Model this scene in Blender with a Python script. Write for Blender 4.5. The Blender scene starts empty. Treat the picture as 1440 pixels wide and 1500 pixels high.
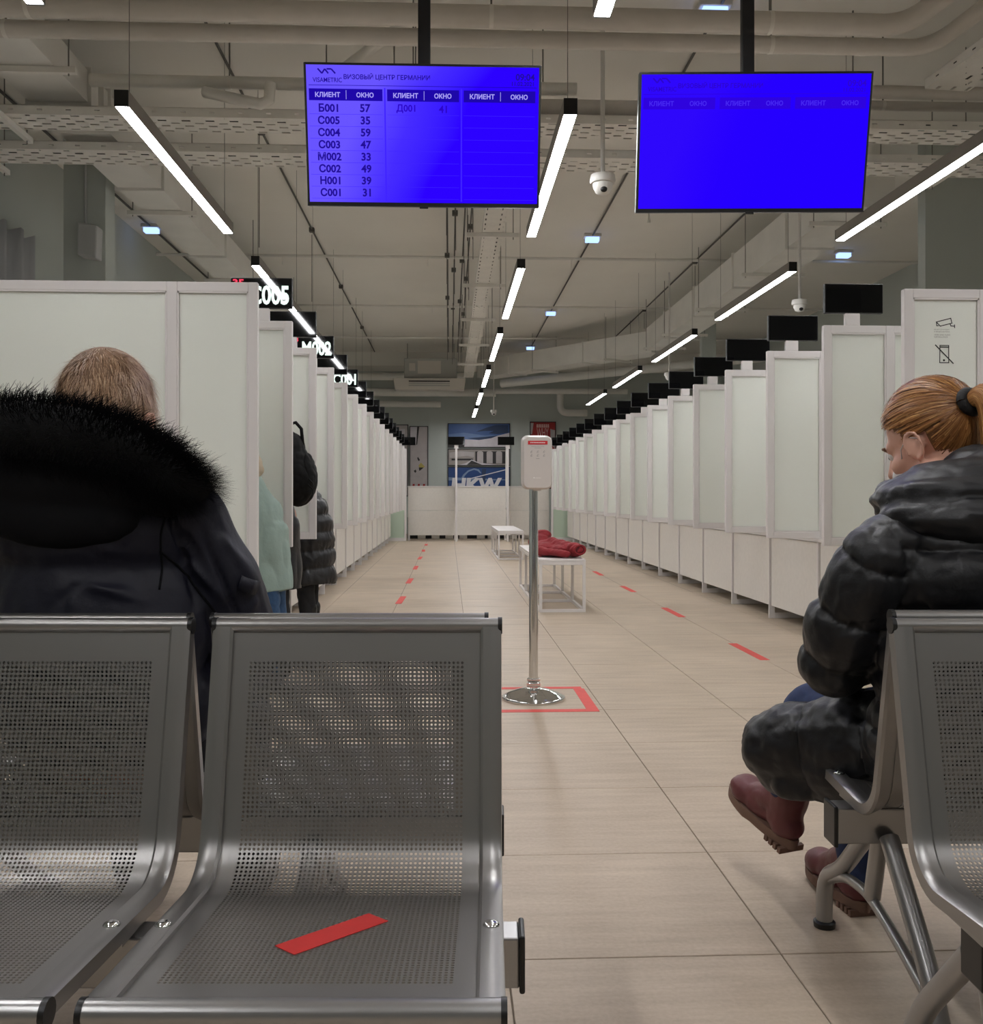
import bpy, math, random
import numpy as np
from mathutils import Vector, Matrix, noise
random.seed(7); np.random.seed(7)
SC = bpy.context.scene
COL = SC.collection
PI = math.pi
YAW = math.atan(63 / 1410.0)

# ------------------------------------------------------------------ camera
cam_d = bpy.data.cameras.new('camera')
cam_d.sensor_fit = 'HORIZONTAL'; cam_d.sensor_width = 36.0
cam_d.lens = 36.0 * 1410.0 / 1440.0
cam_d.shift_y = -24.0 / 1440.0
cam_d.clip_start = 0.05; cam_d.clip_end = 100
cam = bpy.data.objects.new('camera', cam_d); COL.objects.link(cam)
cam.location = (0, 0, 1.0)
cam.rotation_euler = (PI / 2, 0, -YAW)
SC.camera = cam

# ------------------------------------------------------------------ world, exposure
w = bpy.data.worlds.new('world'); SC.world = w; w.use_nodes = True
w.node_tree.nodes['Background'].inputs[0].default_value = (0.5, 0.5, 0.5, 1)
w.node_tree.nodes['Background'].inputs[1].default_value = 0.05
SC.view_settings.view_transform = 'Standard'
SC.view_settings.look = 'None'
SC.view_settings.gamma = 1.0
SC.view_settings.use_curve_mapping = False
SC.view_settings.exposure = 0.0
STRIP = 55.0          # emission of the ceiling strip lights

# ------------------------------------------------------------------ materials
def lin(c):
    return tuple((x / 255 / 12.92) if x / 255 <= 0.04045 else ((x / 255 + 0.055) / 1.055) ** 2.4 for x in c)
MATS = {}
def mat(name, rgb, rough=0.5, metal=0.0, var=None, bump=None, spec=0.5, coat=0.0, stretch=None, emit=None, sheen=0.0, transl=0.0, trans=0.0):
    if name in MATS: return MATS[name]
    m = bpy.data.materials.new(name); m.use_nodes = True
    nt = m.node_tree; b = nt.nodes['Principled BSDF']
    c = lin(rgb) + (1,)
    b.inputs['Base Color'].default_value = c
    b.inputs['Roughness'].default_value = rough
    b.inputs['Metallic'].default_value = metal
    b.inputs['Specular IOR Level'].default_value = spec
    b.inputs['Coat Weight'].default_value = coat
    b.inputs['Coat Roughness'].default_value = 0.1
    b.inputs['Sheen Weight'].default_value = sheen
    b.inputs['Transmission Weight'].default_value = trans
    if emit:
        b.inputs['Emission Color'].default_value = lin(emit[0]) + (1,)
        b.inputs['Emission Strength'].default_value = emit[1]
    tc = mp = None
    if var or bump:
        tc = nt.nodes.new('ShaderNodeTexCoord'); mp = nt.nodes.new('ShaderNodeMapping')
        nt.links.new(tc.outputs['Object'], mp.inputs['Vector'])
        if stretch: mp.inputs['Scale'].default_value = stretch
    if var:
        n = nt.nodes.new('ShaderNodeTexNoise'); n.inputs['Scale'].default_value = var[0]; n.inputs['Detail'].default_value = 5
        nt.links.new(mp.outputs[0], n.inputs['Vector'])
        r = nt.nodes.new('ShaderNodeMapRange')
        r.inputs['From Min'].default_value = 0.3; r.inputs['From Max'].default_value = 0.7
        r.inputs['To Min'].default_value = 1 - var[1]; r.inputs['To Max'].default_value = 1 + var[1]
        nt.links.new(n.outputs['Fac'], r.inputs['Value'])
        h = nt.nodes.new('ShaderNodeHueSaturation'); h.inputs['Color'].default_value = c
        nt.links.new(r.outputs[0], h.inputs['Value']); nt.links.new(h.outputs[0], b.inputs['Base Color'])
    if bump:
        n2 = nt.nodes.new('ShaderNodeTexNoise'); n2.inputs['Scale'].default_value = bump[0]; n2.inputs['Detail'].default_value = 4
        nt.links.new(mp.outputs[0], n2.inputs['Vector'])
        bp = nt.nodes.new('ShaderNodeBump'); bp.inputs['Strength'].default_value = bump[1]; bp.inputs['Distance'].default_value = bump[2] if len(bump) > 2 else 0.01
        nt.links.new(n2.outputs['Fac'], bp.inputs['Height']); nt.links.new(bp.outputs[0], b.inputs['Normal'])
    if transl:
        t = nt.nodes.new('ShaderNodeBsdfTranslucent'); t.inputs[0].default_value = c
        mx = nt.nodes.new('ShaderNodeMixShader'); mx.inputs[0].default_value = transl
        nt.links.new(b.outputs[0], mx.inputs[1]); nt.links.new(t.outputs[0], mx.inputs[2])
        nt.links.new(mx.outputs[0], nt.nodes['Material Output'].inputs['Surface'])
    MATS[name] = m
    return m

def strand_mat(name, c1, c2, c3, rough=0.45):
    m = bpy.data.materials.new(name); m.use_nodes = True
    nt = m.node_tree; b = nt.nodes['Principled BSDF']
    a = nt.nodes.new('ShaderNodeAttribute'); a.attribute_name = 'tint'
    r = nt.nodes.new('ShaderNodeValToRGB')
    r.color_ramp.elements[0].color = lin(c1) + (1,); r.color_ramp.elements[1].color = lin(c3) + (1,)
    e = r.color_ramp.elements.new(0.5); e.color = lin(c2) + (1,)
    nt.links.new(a.outputs['Fac'], r.inputs[0]); nt.links.new(r.outputs[0], b.inputs['Base Color'])
    b.inputs['Roughness'].default_value = rough
    MATS[name] = m
    return m

def tile_mat():
    # beige stoneware: faint streaks, cloudiness, per-tile tone
    m = bpy.data.materials.new('stoneware'); m.use_nodes = True
    nt = m.node_tree; b = nt.nodes['Principled BSDF']; L = nt.links.new
    g = nt.nodes.new('ShaderNodeNewGeometry')
    mp = nt.nodes.new('ShaderNodeMapping'); mp.inputs['Scale'].default_value = (1.6, 14, 1); L(g.outputs['Position'], mp.inputs[0])
    n = nt.nodes.new('ShaderNodeTexNoise'); n.inputs['Scale'].default_value = 1.6; n.inputs['Detail'].default_value = 7; n.inputs['Roughness'].default_value = 0.62; L(mp.outputs[0], n.inputs[0])
    n2 = nt.nodes.new('ShaderNodeTexNoise'); n2.inputs['Scale'].default_value = 2.2; n2.inputs['Detail'].default_value = 6; L(g.outputs['Position'], n2.inputs[0])
    n3 = nt.nodes.new('ShaderNodeTexNoise'); n3.inputs['Scale'].default_value = 90; n3.inputs['Detail'].default_value = 4; L(g.outputs['Position'], n3.inputs[0])
    mx = nt.nodes.new('ShaderNodeMix'); mx.data_type = 'FLOAT'; mx.inputs[0].default_value = 0.45
    L(n.outputs[0], mx.inputs[2]); L(n2.outputs[0], mx.inputs[3])
    mx2 = nt.nodes.new('ShaderNodeMix'); mx2.data_type = 'FLOAT'; mx2.inputs[0].default_value = 0.22
    L(mx.outputs[0], mx2.inputs[2]); L(n3.outputs[0], mx2.inputs[3])
    r = nt.nodes.new('ShaderNodeValToRGB'); L(mx2.outputs[0], r.inputs[0])
    r.color_ramp.elements[0].position = 0.33; r.color_ramp.elements[0].color = lin((163, 146, 127)) + (1,)
    r.color_ramp.elements[1].position = 0.66; r.color_ramp.elements[1].color = lin((200, 183, 163)) + (1,)
    L(r.outputs[0], b.inputs['Base Color'])
    rr = nt.nodes.new('ShaderNodeMapRange'); rr.inputs['To Min'].default_value = 0.38; rr.inputs['To Max'].default_value = 0.55
    L(n2.outputs[0], rr.inputs[0]); L(rr.outputs[0], b.inputs['Roughness'])
    b.inputs['Specular IOR Level'].default_value = 0.35
    MATS['stoneware'] = m
    # the same stone with grout lines, for the floor beyond where tiles can be told apart
    m2 = m.copy(); m2.name = 'stoneware_far'; nt = m2.node_tree; b = nt.nodes['Principled BSDF']; L = nt.links.new
    r2 = [x for x in nt.nodes if x.type == 'VALTORGB'][0]; g2 = [x for x in nt.nodes if x.type == 'NEW_GEOMETRY'][0]
    mp2 = nt.nodes.new('ShaderNodeMapping'); mp2.inputs['Location'].default_value = (-0.725 + 6.0, -2.07 + 6.0, 0); L(g2.outputs['Position'], mp2.inputs[0])
    br = nt.nodes.new('ShaderNodeTexBrick'); br.offset = 0; br.inputs['Scale'].default_value = 1.0
    br.inputs['Brick Width'].default_value = 0.6; br.inputs['Row Height'].default_value = 0.6; br.inputs['Mortar Size'].default_value = 0.0035; br.inputs['Mortar Smooth'].default_value = 0.0
    L(mp2.outputs[0], br.inputs['Vector']); L(r2.outputs[0], br.inputs['Color1']); L(r2.outputs[0], br.inputs['Color2']); br.inputs['Mortar'].default_value = lin((120, 108, 92)) + (1,)
    L(br.outputs['Color'], b.inputs['Base Color'])
    MATS['stoneware_far'] = m2
tile_mat()

mat('grout', (118, 106, 90), 0.9)
mat('ceiling_paint', (230, 227, 219), 0.85, var=(0.6, 0.04))
mat('wall_paint', (184, 190, 184), 0.8, var=(0.8, 0.03))
mat('white_lacquer', (222, 217, 215), 0.42, var=(3, 0.015))
mat('white_panel', (222, 217, 210), 0.5, var=(25, 0.03))
mat('frost_glass', (244, 246, 239), 0.32, transl=0.22, var=(2, 0.012))
mat('green_glass', (212, 228, 210), 0.2, transl=0.3, var=(2, 0.02))
mat('display_black', (12, 12, 13), 0.03, spec=0.5)
mat('display_shell', (16, 16, 18), 0.45)
mat('black_plastic', (14, 14, 15), 0.4)
mat('black_powder', (18, 18, 22), 0.5)
mat('chair_silver', (154, 152, 150), 0.35, 0.88, bump=(900, 0.05, 0.001))
mat('chair_bar', (158, 157, 156), 0.3, 0.8)
mat('chrome', (222, 222, 222), 0.07, 1.0)
mat('bolt_chrome', (215, 215, 215), 0.15, 1.0)
mat('galvanised', (228, 225, 217), 0.55, 0.0, var=(6, 0.05))
mat('duct_paint', (224, 222, 215), 0.6, var=(3, 0.04))
mat('lagging', (208, 203, 195), 0.75, var=(5, 0.05), bump=(30, 0.25, 0.01))
mat('lamp_body', (132, 127, 121), 0.5)
mat('rod_grey', (120, 117, 110), 0.6)
mat('cable_grey', (92, 89, 84), 0.7)
mat('camera_white', (215, 212, 206), 0.4)
mat('red_tape', (196, 44, 42), 0.55, var=(40, 0.05))
mat('red_floor_tape', (214, 74, 68), 0.6, var=(20, 0.06))
mat('dispenser_white', (212, 204, 198), 0.35)
mat('red_label', (205, 36, 42), 0.45)
mat('grey_print', (150, 145, 142), 0.6)
mat('white_print', (240, 236, 232), 0.6)
mat('sign_black', (38, 38, 38), 0.6)
mat('navy_jacket', (20, 20, 34), 0.58, var=(14, 0.12), bump=(34, 0.25, 0.008), spec=0.4)
mat('black_hood', (9, 9, 13), 0.8, bump=(30, 0.2, 0.01), spec=0.2)
mat('puffer_black', (21, 21, 24), 0.46, var=(10, 0.14), bump=(45, 0.3, 0.006), spec=0.45)
mat('puffer_black_far', (24, 24, 27), 0.45, bump=(30, 0.4, 0.01))
mat('denim', (38, 52, 88), 0.8, var=(60, 0.15))
mat('denim_bright', (44, 76, 112), 0.8, var=(60, 0.15))
mat('dark_trousers', (24, 24, 28), 0.8)
mat('skin', (214, 164, 142), 0.5, var=(18, 0.05))
mat('lip', (178, 100, 96), 0.4)
mat('eye_white', (230, 226, 222), 0.2)
mat('iris', (72, 90, 100), 0.2)
mat('mask_white', (225, 222, 220), 0.7)
mat('boot_leather', (98, 46, 48), 0.5, var=(20, 0.08), bump=(60, 0.2, 0.004))
mat('boot_sole', (120, 92, 78), 0.7)
mat('boot_black', (16, 16, 17), 0.4, bump=(25, 0.4, 0.01))
mat('teal_cloth', (146, 166, 158), 0.8, var=(7, 0.06), bump=(16, 0.5, 0.015))
mat('teal_lining', (104, 116, 106), 0.8)
mat('beige_cloth', (196, 182, 160), 0.85, bump=(50, 0.4, 0.01))
mat('backpack_black', (8, 8, 9), 0.75, bump=(120, 0.2, 0.003), spec=0.25)
mat('red_coat', (138, 30, 38), 0.75, var=(8, 0.12), bump=(24, 0.6, 0.015))
mat('red_coat_inside', (92, 20, 30), 0.85)
mat('magenta_cloth', (176, 36, 82), 0.8)
mat('hair_tie', (12, 11, 12), 0.7, bump=(200, 0.4, 0.003))
mat('hair_base_brown', (132, 102, 78), 0.7, var=(60, 0.2))
mat('hair_base_red', (118, 78, 44), 0.6, var=(60, 0.2))
mat('fur_core', (5, 5, 7), 0.9)
mat('curtain', (196, 198, 202), 0.85)
mat('speaker_grey', (176, 178, 176), 0.6)
mat('ac_white', (204, 198, 188), 0.5)
mat('ac_body', (172, 172, 166), 0.55)
mat('slot_black', (40, 38, 36), 0.8)
mat('poster_frame', (26, 24, 26), 0.4)
strand_mat('short_hair', (120, 90, 66), (176, 140, 108), (222, 192, 158), 0.45)
strand_mat('red_hair', (108, 66, 34), (168, 112, 62), (214, 162, 100), 0.38)
strand_mat('fur', (3, 3, 4), (5, 5, 7), (12, 12, 16), 0.9)
MATS['fur'].node_tree.nodes['Principled BSDF'].inputs['Specular IOR Level'].default_value = 0.15

def emit_mat(name, rgb, strength, ramp=None):
    m = bpy.data.materials.new(name); m.use_nodes = True
    nt = m.node_tree; nt.nodes.clear()
    o = nt.nodes.new('ShaderNodeOutputMaterial'); e = nt.nodes.new('ShaderNodeEmission')
    e.inputs[0].default_value = lin(rgb) + (1,); e.inputs[1].default_value = strength
    nt.links.new(e.outputs[0], o.inputs[0])
    MATS[name] = m
    return m
emit_mat('strip_glow', (250, 250, 252), STRIP)
emit_mat('led_blue', (150, 182, 255), 2.2)
emit_mat('glyph_white', (235, 255, 245), 1.3)
emit_mat('glyph_yellow', (255, 236, 150), 1.2)
emit_mat('glyph_red', (255, 70, 100), 1.1)
emit_mat('screen_deep', (44, 6, 200), 1.0)
emit_mat('screen_ink', (34, 14, 150), 1.0)
emit_mat('screen_bar', (30, 8, 168), 1.0)
emit_mat('screen_pale', (176, 164, 255), 1.0)
emit_mat('screen_faint', (64, 36, 255), 1.0)
emit_mat('screen_ink_dim', (44, 6, 205), 1.0)
emit_mat('screen_bar_dim', (46, 4, 222), 1.0)
emit_mat('screen_pale_dim', (72, 40, 244), 1.0)
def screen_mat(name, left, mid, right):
    # liquid-crystal panel: viewing-angle paling towards the left, put into the emission colour
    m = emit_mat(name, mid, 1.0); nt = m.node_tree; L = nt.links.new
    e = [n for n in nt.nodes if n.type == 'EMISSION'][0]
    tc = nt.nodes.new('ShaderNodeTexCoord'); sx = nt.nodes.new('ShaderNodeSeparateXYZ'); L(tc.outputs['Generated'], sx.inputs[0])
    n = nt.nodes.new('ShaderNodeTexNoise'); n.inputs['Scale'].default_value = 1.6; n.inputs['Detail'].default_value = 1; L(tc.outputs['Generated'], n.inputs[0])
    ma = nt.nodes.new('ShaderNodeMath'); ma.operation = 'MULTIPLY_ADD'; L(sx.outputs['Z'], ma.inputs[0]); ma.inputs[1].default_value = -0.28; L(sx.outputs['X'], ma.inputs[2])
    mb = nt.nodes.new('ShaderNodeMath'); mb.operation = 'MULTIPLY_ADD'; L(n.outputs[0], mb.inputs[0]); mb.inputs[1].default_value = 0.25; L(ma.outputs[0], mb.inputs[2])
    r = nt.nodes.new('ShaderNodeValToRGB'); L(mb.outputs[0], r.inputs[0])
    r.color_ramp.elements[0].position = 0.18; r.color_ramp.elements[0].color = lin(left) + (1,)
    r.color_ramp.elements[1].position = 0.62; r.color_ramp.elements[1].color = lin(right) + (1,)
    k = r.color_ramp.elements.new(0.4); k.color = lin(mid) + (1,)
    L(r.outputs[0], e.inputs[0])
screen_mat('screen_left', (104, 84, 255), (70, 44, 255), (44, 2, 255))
screen_mat('screen_right', (46, 8, 252), (38, 0, 255), (36, 0, 255))

# ------------------------------------------------------------------ mesh building
class MB:
    def __init__(s): s.v = []; s.f = []
    def add(s, v, f):
        o = len(s.v); s.v.extend([tuple(p) for p in v]); s.f.extend([tuple(i + o for i in q) for q in f]); return s
    def box(s, x0, x1, y0, y1, z0, z1):
        return s.add([(x0, y0, z0), (x1, y0, z0), (x1, y1, z0), (x0, y1, z0), (x0, y0, z1), (x1, y0, z1), (x1, y1, z1), (x0, y1, z1)],
                     [(0, 3, 2, 1), (4, 5, 6, 7), (0, 1, 5, 4), (1, 2, 6, 5), (2, 3, 7, 6), (3, 0, 4, 7)])
    def prism(s, pts, z0, z1):      # pts in xy, counter-clockwise
        n = len(pts)
        return s.add([(x, y, z0) for x, y in pts] + [(x, y, z1) for x, y in pts],
                     [tuple(range(n - 1, -1, -1)), tuple(range(n, 2 * n))] + [(i, (i + 1) % n, n + (i + 1) % n, n + i) for i in range(n)])
    def prism_xz(s, pts, y0, y1):   # pts in xz, counter-clockwise as seen from -y
        n = len(pts)
        return s.add([(x, y0, z) for x, z in pts] + [(x, y1, z) for x, z in pts],
                     [tuple(range(n)), tuple(range(2 * n - 1, n - 1, -1))] + [(i, n + i, n + (i + 1) % n, (i + 1) % n) for i in range(n)])
    def tube(s, pts, r, seg=12, caps=True, flat=None):
        pts = [Vector(p) for p in pts]; n = len(pts)
        rs = r if isinstance(r, (list, tuple)) else [r] * n
        t0 = (pts[1] - pts[0]).normalized()
        up = Vector((0, 0, 1)) if abs(t0.z) < 0.9 else Vector((1, 0, 0))
        nx = t0.cross(up).normalized()
        V = []; Fc = []
        for i in range(n):
            t = (pts[min(i + 1, n - 1)] - pts[max(i - 1, 0)]).normalized()
            nx = (nx - t * nx.dot(t)).normalized(); ny = t.cross(nx)
            for k in range(seg):
                a = 2 * PI * k / seg
                V.append(pts[i] + (nx * math.cos(a) + ny * math.sin(a) * (flat or 1)) * rs[i])
        for i in range(n - 1):
            for k in range(seg):
                k2 = (k + 1) % seg
                Fc.append((i * seg + k, i * seg + k2, (i + 1) * seg + k2, (i + 1) * seg + k))
        if caps:
            Fc.append(tuple(range(seg - 1, -1, -1))); Fc.append(tuple((n - 1) * seg + k for k in range(seg)))
        return s.add(V, Fc)
    def lathe(s, prof, c=(0, 0, 0), seg=32):
        V = []; Fc = []; n = len(prof)
        for r, z in prof:
            for k in range(seg):
                a = 2 * PI * k / seg; V.append((c[0] + r * math.cos(a), c[1] + r * math.sin(a), c[2] + z))
        for i in range(n - 1):
            for k in range(seg):
                k2 = (k + 1) % seg; Fc.append((i * seg + k, i * seg + k2, (i + 1) * seg + k2, (i + 1) * seg + k))
        Fc.append(tuple(range(seg - 1, -1, -1))); Fc.append(tuple((n - 1) * seg + k for k in range(seg)))
        return s.add(V, Fc)
    def ell(s, c, r, rot=None, nu=20, nv=12):
        V = []; Fc = []; c = Vector(c)
        for j in range(1, nv):
            th = PI * j / nv
            for i in range(nu):
                a = 2 * PI * i / nu
                p = Vector((r[0] * math.sin(th) * math.cos(a), r[1] * math.sin(th) * math.sin(a), r[2] * math.cos(th)))
                V.append(c + (rot @ p if rot else p))
        top = len(V); p = Vector((0, 0, r[2])); V.append(c + (rot @ p if rot else p)); V.append(c - (rot @ p if rot else p))
        for j in range(nv - 2):
            for i in range(nu):
                i2 = (i + 1) % nu; Fc.append((j * nu + i, (j + 1) * nu + i, (j + 1) * nu + i2, j * nu + i2))
        for i in range(nu):
            i2 = (i + 1) % nu; Fc.append((top, i, i2)); Fc.append((top + 1, (nv - 2) * nu + i2, (nv - 2) * nu + i))
        return s.add(V, Fc)
    def cap(s, p0, p1, r0, r1, seg=14):      # tapered capsule, as three closed volumes
        p0 = Vector(p0); p1 = Vector(p1)
        s.ell(p0, (r0,) * 3, None, seg, 10); s.ell(p1, (r1,) * 3, None, seg, 10)
        if (p1 - p0).length > 1e-4: s.tube([p0, p1], [r0, r1], seg)
        return s
    def mesh(s, name):
        m = bpy.data.meshes.new(name); m.from_pydata(s.v, [], s.f); m.validate(); m.update(); return m
    def build(s, name, material, parent=None, smooth=None, bevel=0, off=None):
        m = s.mesh(name)
        return obj(name, m, material, parent, smooth, bevel, off)

def obj(name, m, material, parent=None, smooth=None, bevel=0, off=None):
    o = bpy.data.objects.new(name, m); COL.objects.link(o)
    if material is not None and not m.materials:
        m.materials.append(MATS[material] if isinstance(material, str) else material)
    if parent is not None:
        o.parent = parent
    if off is not None: m.transform(Matrix.Translation(-Vector(off)))
    if smooth is not None:
        m.shade_smooth()
        if smooth < 180: m.set_sharp_from_angle(angle=math.radians(smooth))
    if bevel:
        b = o.modifiers.new('bevel', 'BEVEL'); b.width = bevel; b.segments = 2; b.limit_method = 'ANGLE'; b.angle_limit = math.radians(40)
    return o
def empty(name, loc=(0, 0, 0), rz=0.0):
    o = bpy.data.objects.new(name, None); COL.objects.link(o); o.location = loc; o.rotation_euler = (0, 0, rz)
    o.empty_display_size = 0.1
    return o
def tag(o, label=None, cat=None, group=None, kind=None):
    if label: o['label'] = label
    if cat: o['category'] = cat
    if group: o['group'] = group
    if kind: o['kind'] = kind
    return o
def copy_tree(o, parent=None):
    c = o.copy(); COL.objects.link(c)
    if parent is not None: c.parent = parent
    for ch in list(o.children): copy_tree(ch, c)
    return c
ORD = ['first', 'second', 'third', 'fourth', 'fifth', 'sixth', 'seventh', 'eighth', 'ninth', 'tenth', 'eleventh', 'twelfth', 'thirteenth', 'fourteenth', 'fifteenth', 'sixteenth', 'seventeenth', 'eighteenth']
_F = []
def text_mesh(body, w=None, h=None, bold=0.0, slant=0.0, just='CENTER', extrude=0.0):
    """flat lettering in the xz plane, centred on the origin, facing -y, scaled to w and h"""
    cu = bpy.data.curves.new('t', 'FONT'); cu.body = body; cu.size = 1; cu.align_x = just; cu.offset = bold; cu.shear = slant; cu.resolution_u = 3
    t = bpy.data.objects.new('t', cu); COL.objects.link(t)
    dg = bpy.context.evaluated_depsgraph_get(); dg.update()
    m = bpy.data.meshes.new_from_object(t.evaluated_get(dg))
    bpy.data.objects.remove(t); bpy.data.curves.remove(cu)
    n = len(m.vertices); co = np.empty(n * 3); m.vertices.foreach_get('co', co); co = co.reshape(-1, 3)
    lo = co.min(0); hi = co.max(0); c = (lo + hi) / 2; d = hi - lo
    sx = w / d[0] if w else None; sy = h / d[1] if h else None
    sx = sx or sy; sy = sy or sx
    V = [((p[0] - c[0]) * sx, 0.0, (p[1] - c[1]) * sy) for p in co]
    Fc = [tuple(p.vertices) for p in m.polygons]
    bpy.data.meshes.remove(m)
    return V, Fc
def put_text(mb, body, x, y, z, w=None, h=None, bold=0.0, slant=0.0):
    V, Fc = text_mesh(body, w, h, bold, slant)
    mb.add([(p[0] + x, p[1] + y, p[2] + z) for p in V], Fc)
def round_rect(x0, x1, z0, z1, r, n=6):
    P = []
    for cx, cz, a0 in ((x1 - r, z0 + r, -PI / 2), (x1 - r, z1 - r, 0), (x0 + r, z1 - r, PI / 2), (x0 + r, z0 + r, PI)):
        for k in range(n + 1):
            a = a0 + PI / 2 * k / n; P.append((cx + r * math.cos(a), cz + r * math.sin(a)))
    return P

# ------------------------------------------------------------------ structure
X0, X1, Y0, Y1, ZC = -4.25, 7.2, -5.0, 25.3, 4.6
TX0, TX1, TY0, TY1 = 0.725 - 0.6 * 5, 0.725 + 0.6 * 4, 2.07 - 0.6 * 2, 2.07 + 0.6 * 13
mb = MB()
def floor_piece(x0, x1, y0, y1): mb.box(x0, x1, y0, y1, -0.12, 0.0)
floor_piece(X0 - .2, TX0, Y0 - .2, Y1 + .2); floor_piece(TX1, X1 + .2, Y0 - .2, Y1 + .2)
floor_piece(TX0, TX1, Y0 - .2, TY0); floor_piece(TX0, TX1, TY1, Y1 + .2)
floor = tag(mb.build('floor', 'stoneware_far'), 'beige stoneware tiled floor of the hall', None, None, 'structure')
bed = MB().box(TX0, TX1, TY0, TY1, -0.12, -0.004).build('tile_bed', 'grout', floor)
tile_m = None
g = 0.0016
for i in range(9):
    for j in range(15):
        if tile_m is None:
            t = MB().box(g, 0.6 - g, g, 0.6 - g, -0.0045, 0.0).build('tile', 'stoneware', floor, None, 0.0012); tile_m = t.data; mod = True
        else:
            t = bpy.data.objects.new('tile', tile_m); COL.objects.link(t); t.parent = floor
            b = t.modifiers.new('bevel', 'BEVEL'); b.width = 0.0012; b.segments = 1
        t.location = (TX0 + 0.6 * i, TY0 + 0.6 * j, random.uniform(-0.0003, 0.0003))
tag(MB().box(X0 - .2, X1 + .2, Y0 - .2, Y1 + .2, ZC, ZC + .2).build('ceiling', 'ceiling_paint'), kind='structure')
tag(MB().box(X0 - .2, X0, Y0, Y1, 0, ZC).build('wall_left', 'wall_paint'), kind='structure')
tag(MB().box(X1, X1 + .2, Y0, Y1, 0, ZC).build('wall_right', 'wall_paint'), kind='structure')
tag(MB().box(X0 - .2, X1 + .2, Y1, Y1 + .2, 0, ZC).build('wall_back', 'wall_paint'), kind='structure')
tag(MB().box(X0 - .2, X1 + .2, Y0 - .2, Y0, 0, ZC).build('wall_front', 'wall_paint'), kind='structure')
# columns, and the downstand at the far end
for x0, w_, y0 in ((-3.57, .385, 9.1), (4.6, .75, 9.1), (4.6, .26, 17.3), (-3.57, .385, 17.3)):
    tag(MB().box(x0, x0 + w_, y0, y0 + (.25 if x0 < 0 else .15), 0, ZC).build('column', 'wall_paint', None, None, 0.004), kind='structure')
tag(MB().box(X0, X1, 24.2, Y1, 4.25, ZC).build('beam', 'ceiling_paint'), kind='structure')

# ------------------------------------------------------------------ ceiling strip lights
def strip_light():
    r = empty('strip_light')
    w_, h_, L_ = 0.036, 0.085, 2.40
    MB().box(-w_, w_, 0, L_, 0.004, h_).build('housing', 'lamp_body', r, None, 0.002)
    MB().box(-w_ + .004, w_ - .004, 0.006, L_ - .006, 0.0, 0.0035).build('diffuser', 'strip_glow', r)
    for y in (-0.006, L_):
        MB().box(-w_, w_, y, y + 0.006, 0.0, h_).build('end_cap', 'black_plastic', r)
    for y in (0.12, L_ - 0.12):
        MB().tube([(0, y, h_), (0, y, ZC - 3.0)], 0.0018, 6).build('wire', 'cable_grey', r)
    return r
sl = strip_light(); first = True
for nm, x, ys in (('left', -1.68, [-1.83 + 3.43 * k for k in range(7)]), ('middle', 0.64, [-1.83 + 3.43 * k for k in range(8)]), ('right', 3.07, [-1.83 + 3.43 * k for k in range(7)])):
    for k, y in enumerate(ys):
        o = sl if first else copy_tree(sl); first = False
        o.location = (x, y, 3.0)
        lab = 'glowing strip light, %s of the %s ceiling row counting from the camera' % (ORD[k - 1], nm) if k else 'strip light behind the camera in the %s ceiling row' % nm
        tag(o, lab, 'strip light', 'strip lights hanging from the ceiling')
# small blue-white emergency lamps on the ceiling
def led_lamp():
    r = empty('emergency_lamp')
    MB().box(-.12, .12, -.08, .08, -.045, 0).build('housing', 'camera_white', r, None, .01)
    MB().box(-.09, .09, -.06, .06, -.10, -.0452).build('lens', 'led_blue', r)
    return r
el = led_lamp(); first = True
for x, y, lab in ((1.94, 6.97, 'small blue-white lamp on the ceiling above the insulated pipes'), (1.98, 13.2, 'small blue-white lamp on the ceiling between the two hanging screens'),
                  (1.98, 18.6, 'small blue-white ceiling lamp beyond the middle strip lights'), (1.96, 23.0, 'farthest small blue-white ceiling lamp near the back wall'),
                  (-3.95, 13.0, 'small blue-white ceiling lamp at left beyond the square duct'), (5.80, 13.9, 'small blue-white ceiling lamp at right beside the duct')):
    o = el if first else copy_tree(el); first = False
    o.location = (x, y, ZC if y < 24.2 else 4.25); tag(o, lab, 'lamp', 'small emergency lamps')

# ------------------------------------------------------------------ ceiling services
def elbow(a, b, c, r, n=6):
    a, b, c = Vector(a), Vector(b), Vector(c)
    p = b + (a - b).normalized() * r; q = b + (c - b).normalized() * r
    return [a] + [p * (1 - t) ** 2 + b * 2 * t * (1 - t) + q * t * t for t in [k / n for k in range(n + 1)]] + [c]
def pipe(pts, r, label, clamps=(), m='lagging', name='insulated_pipe', seams=()):
    o = empty(name, pts[0])
    off = Vector(pts[0])
    MB().tube(pts, r, 16).build('pipe_run', m, o, 50, 0, off)
    for (x, y, z) in clamps:
        MB().tube([(x, y, z + r), (x, y, ZC)], 0.006, 6).build('hanger_rod', 'rod_grey', o, None, 0, off)
        MB().tube([(x - .012, y, z), (x + .012, y, z)], r * 1.05, 16).build('clamp', 'galvanised', o, 50, 0, off)
    for (x, y, z) in seams:
        MB().tube([(x - .004, y, z), (x + .004, y, z)], r * 1.015, 16).build('joint_band', 'lagging', o, 50, 0, off)
    return tag(o, label, 'pipe', 'pipes under the ceiling')
zA, yA = 3.80, 5.62
A1 = [(-4.2, yA, zA)] + elbow((-4.2, yA, zA), (2.75, yA, zA), (3.25, yA + 1.6, zA + .02), .16)[1:] + [(3.25, 8.8, zA + .02)]
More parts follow.
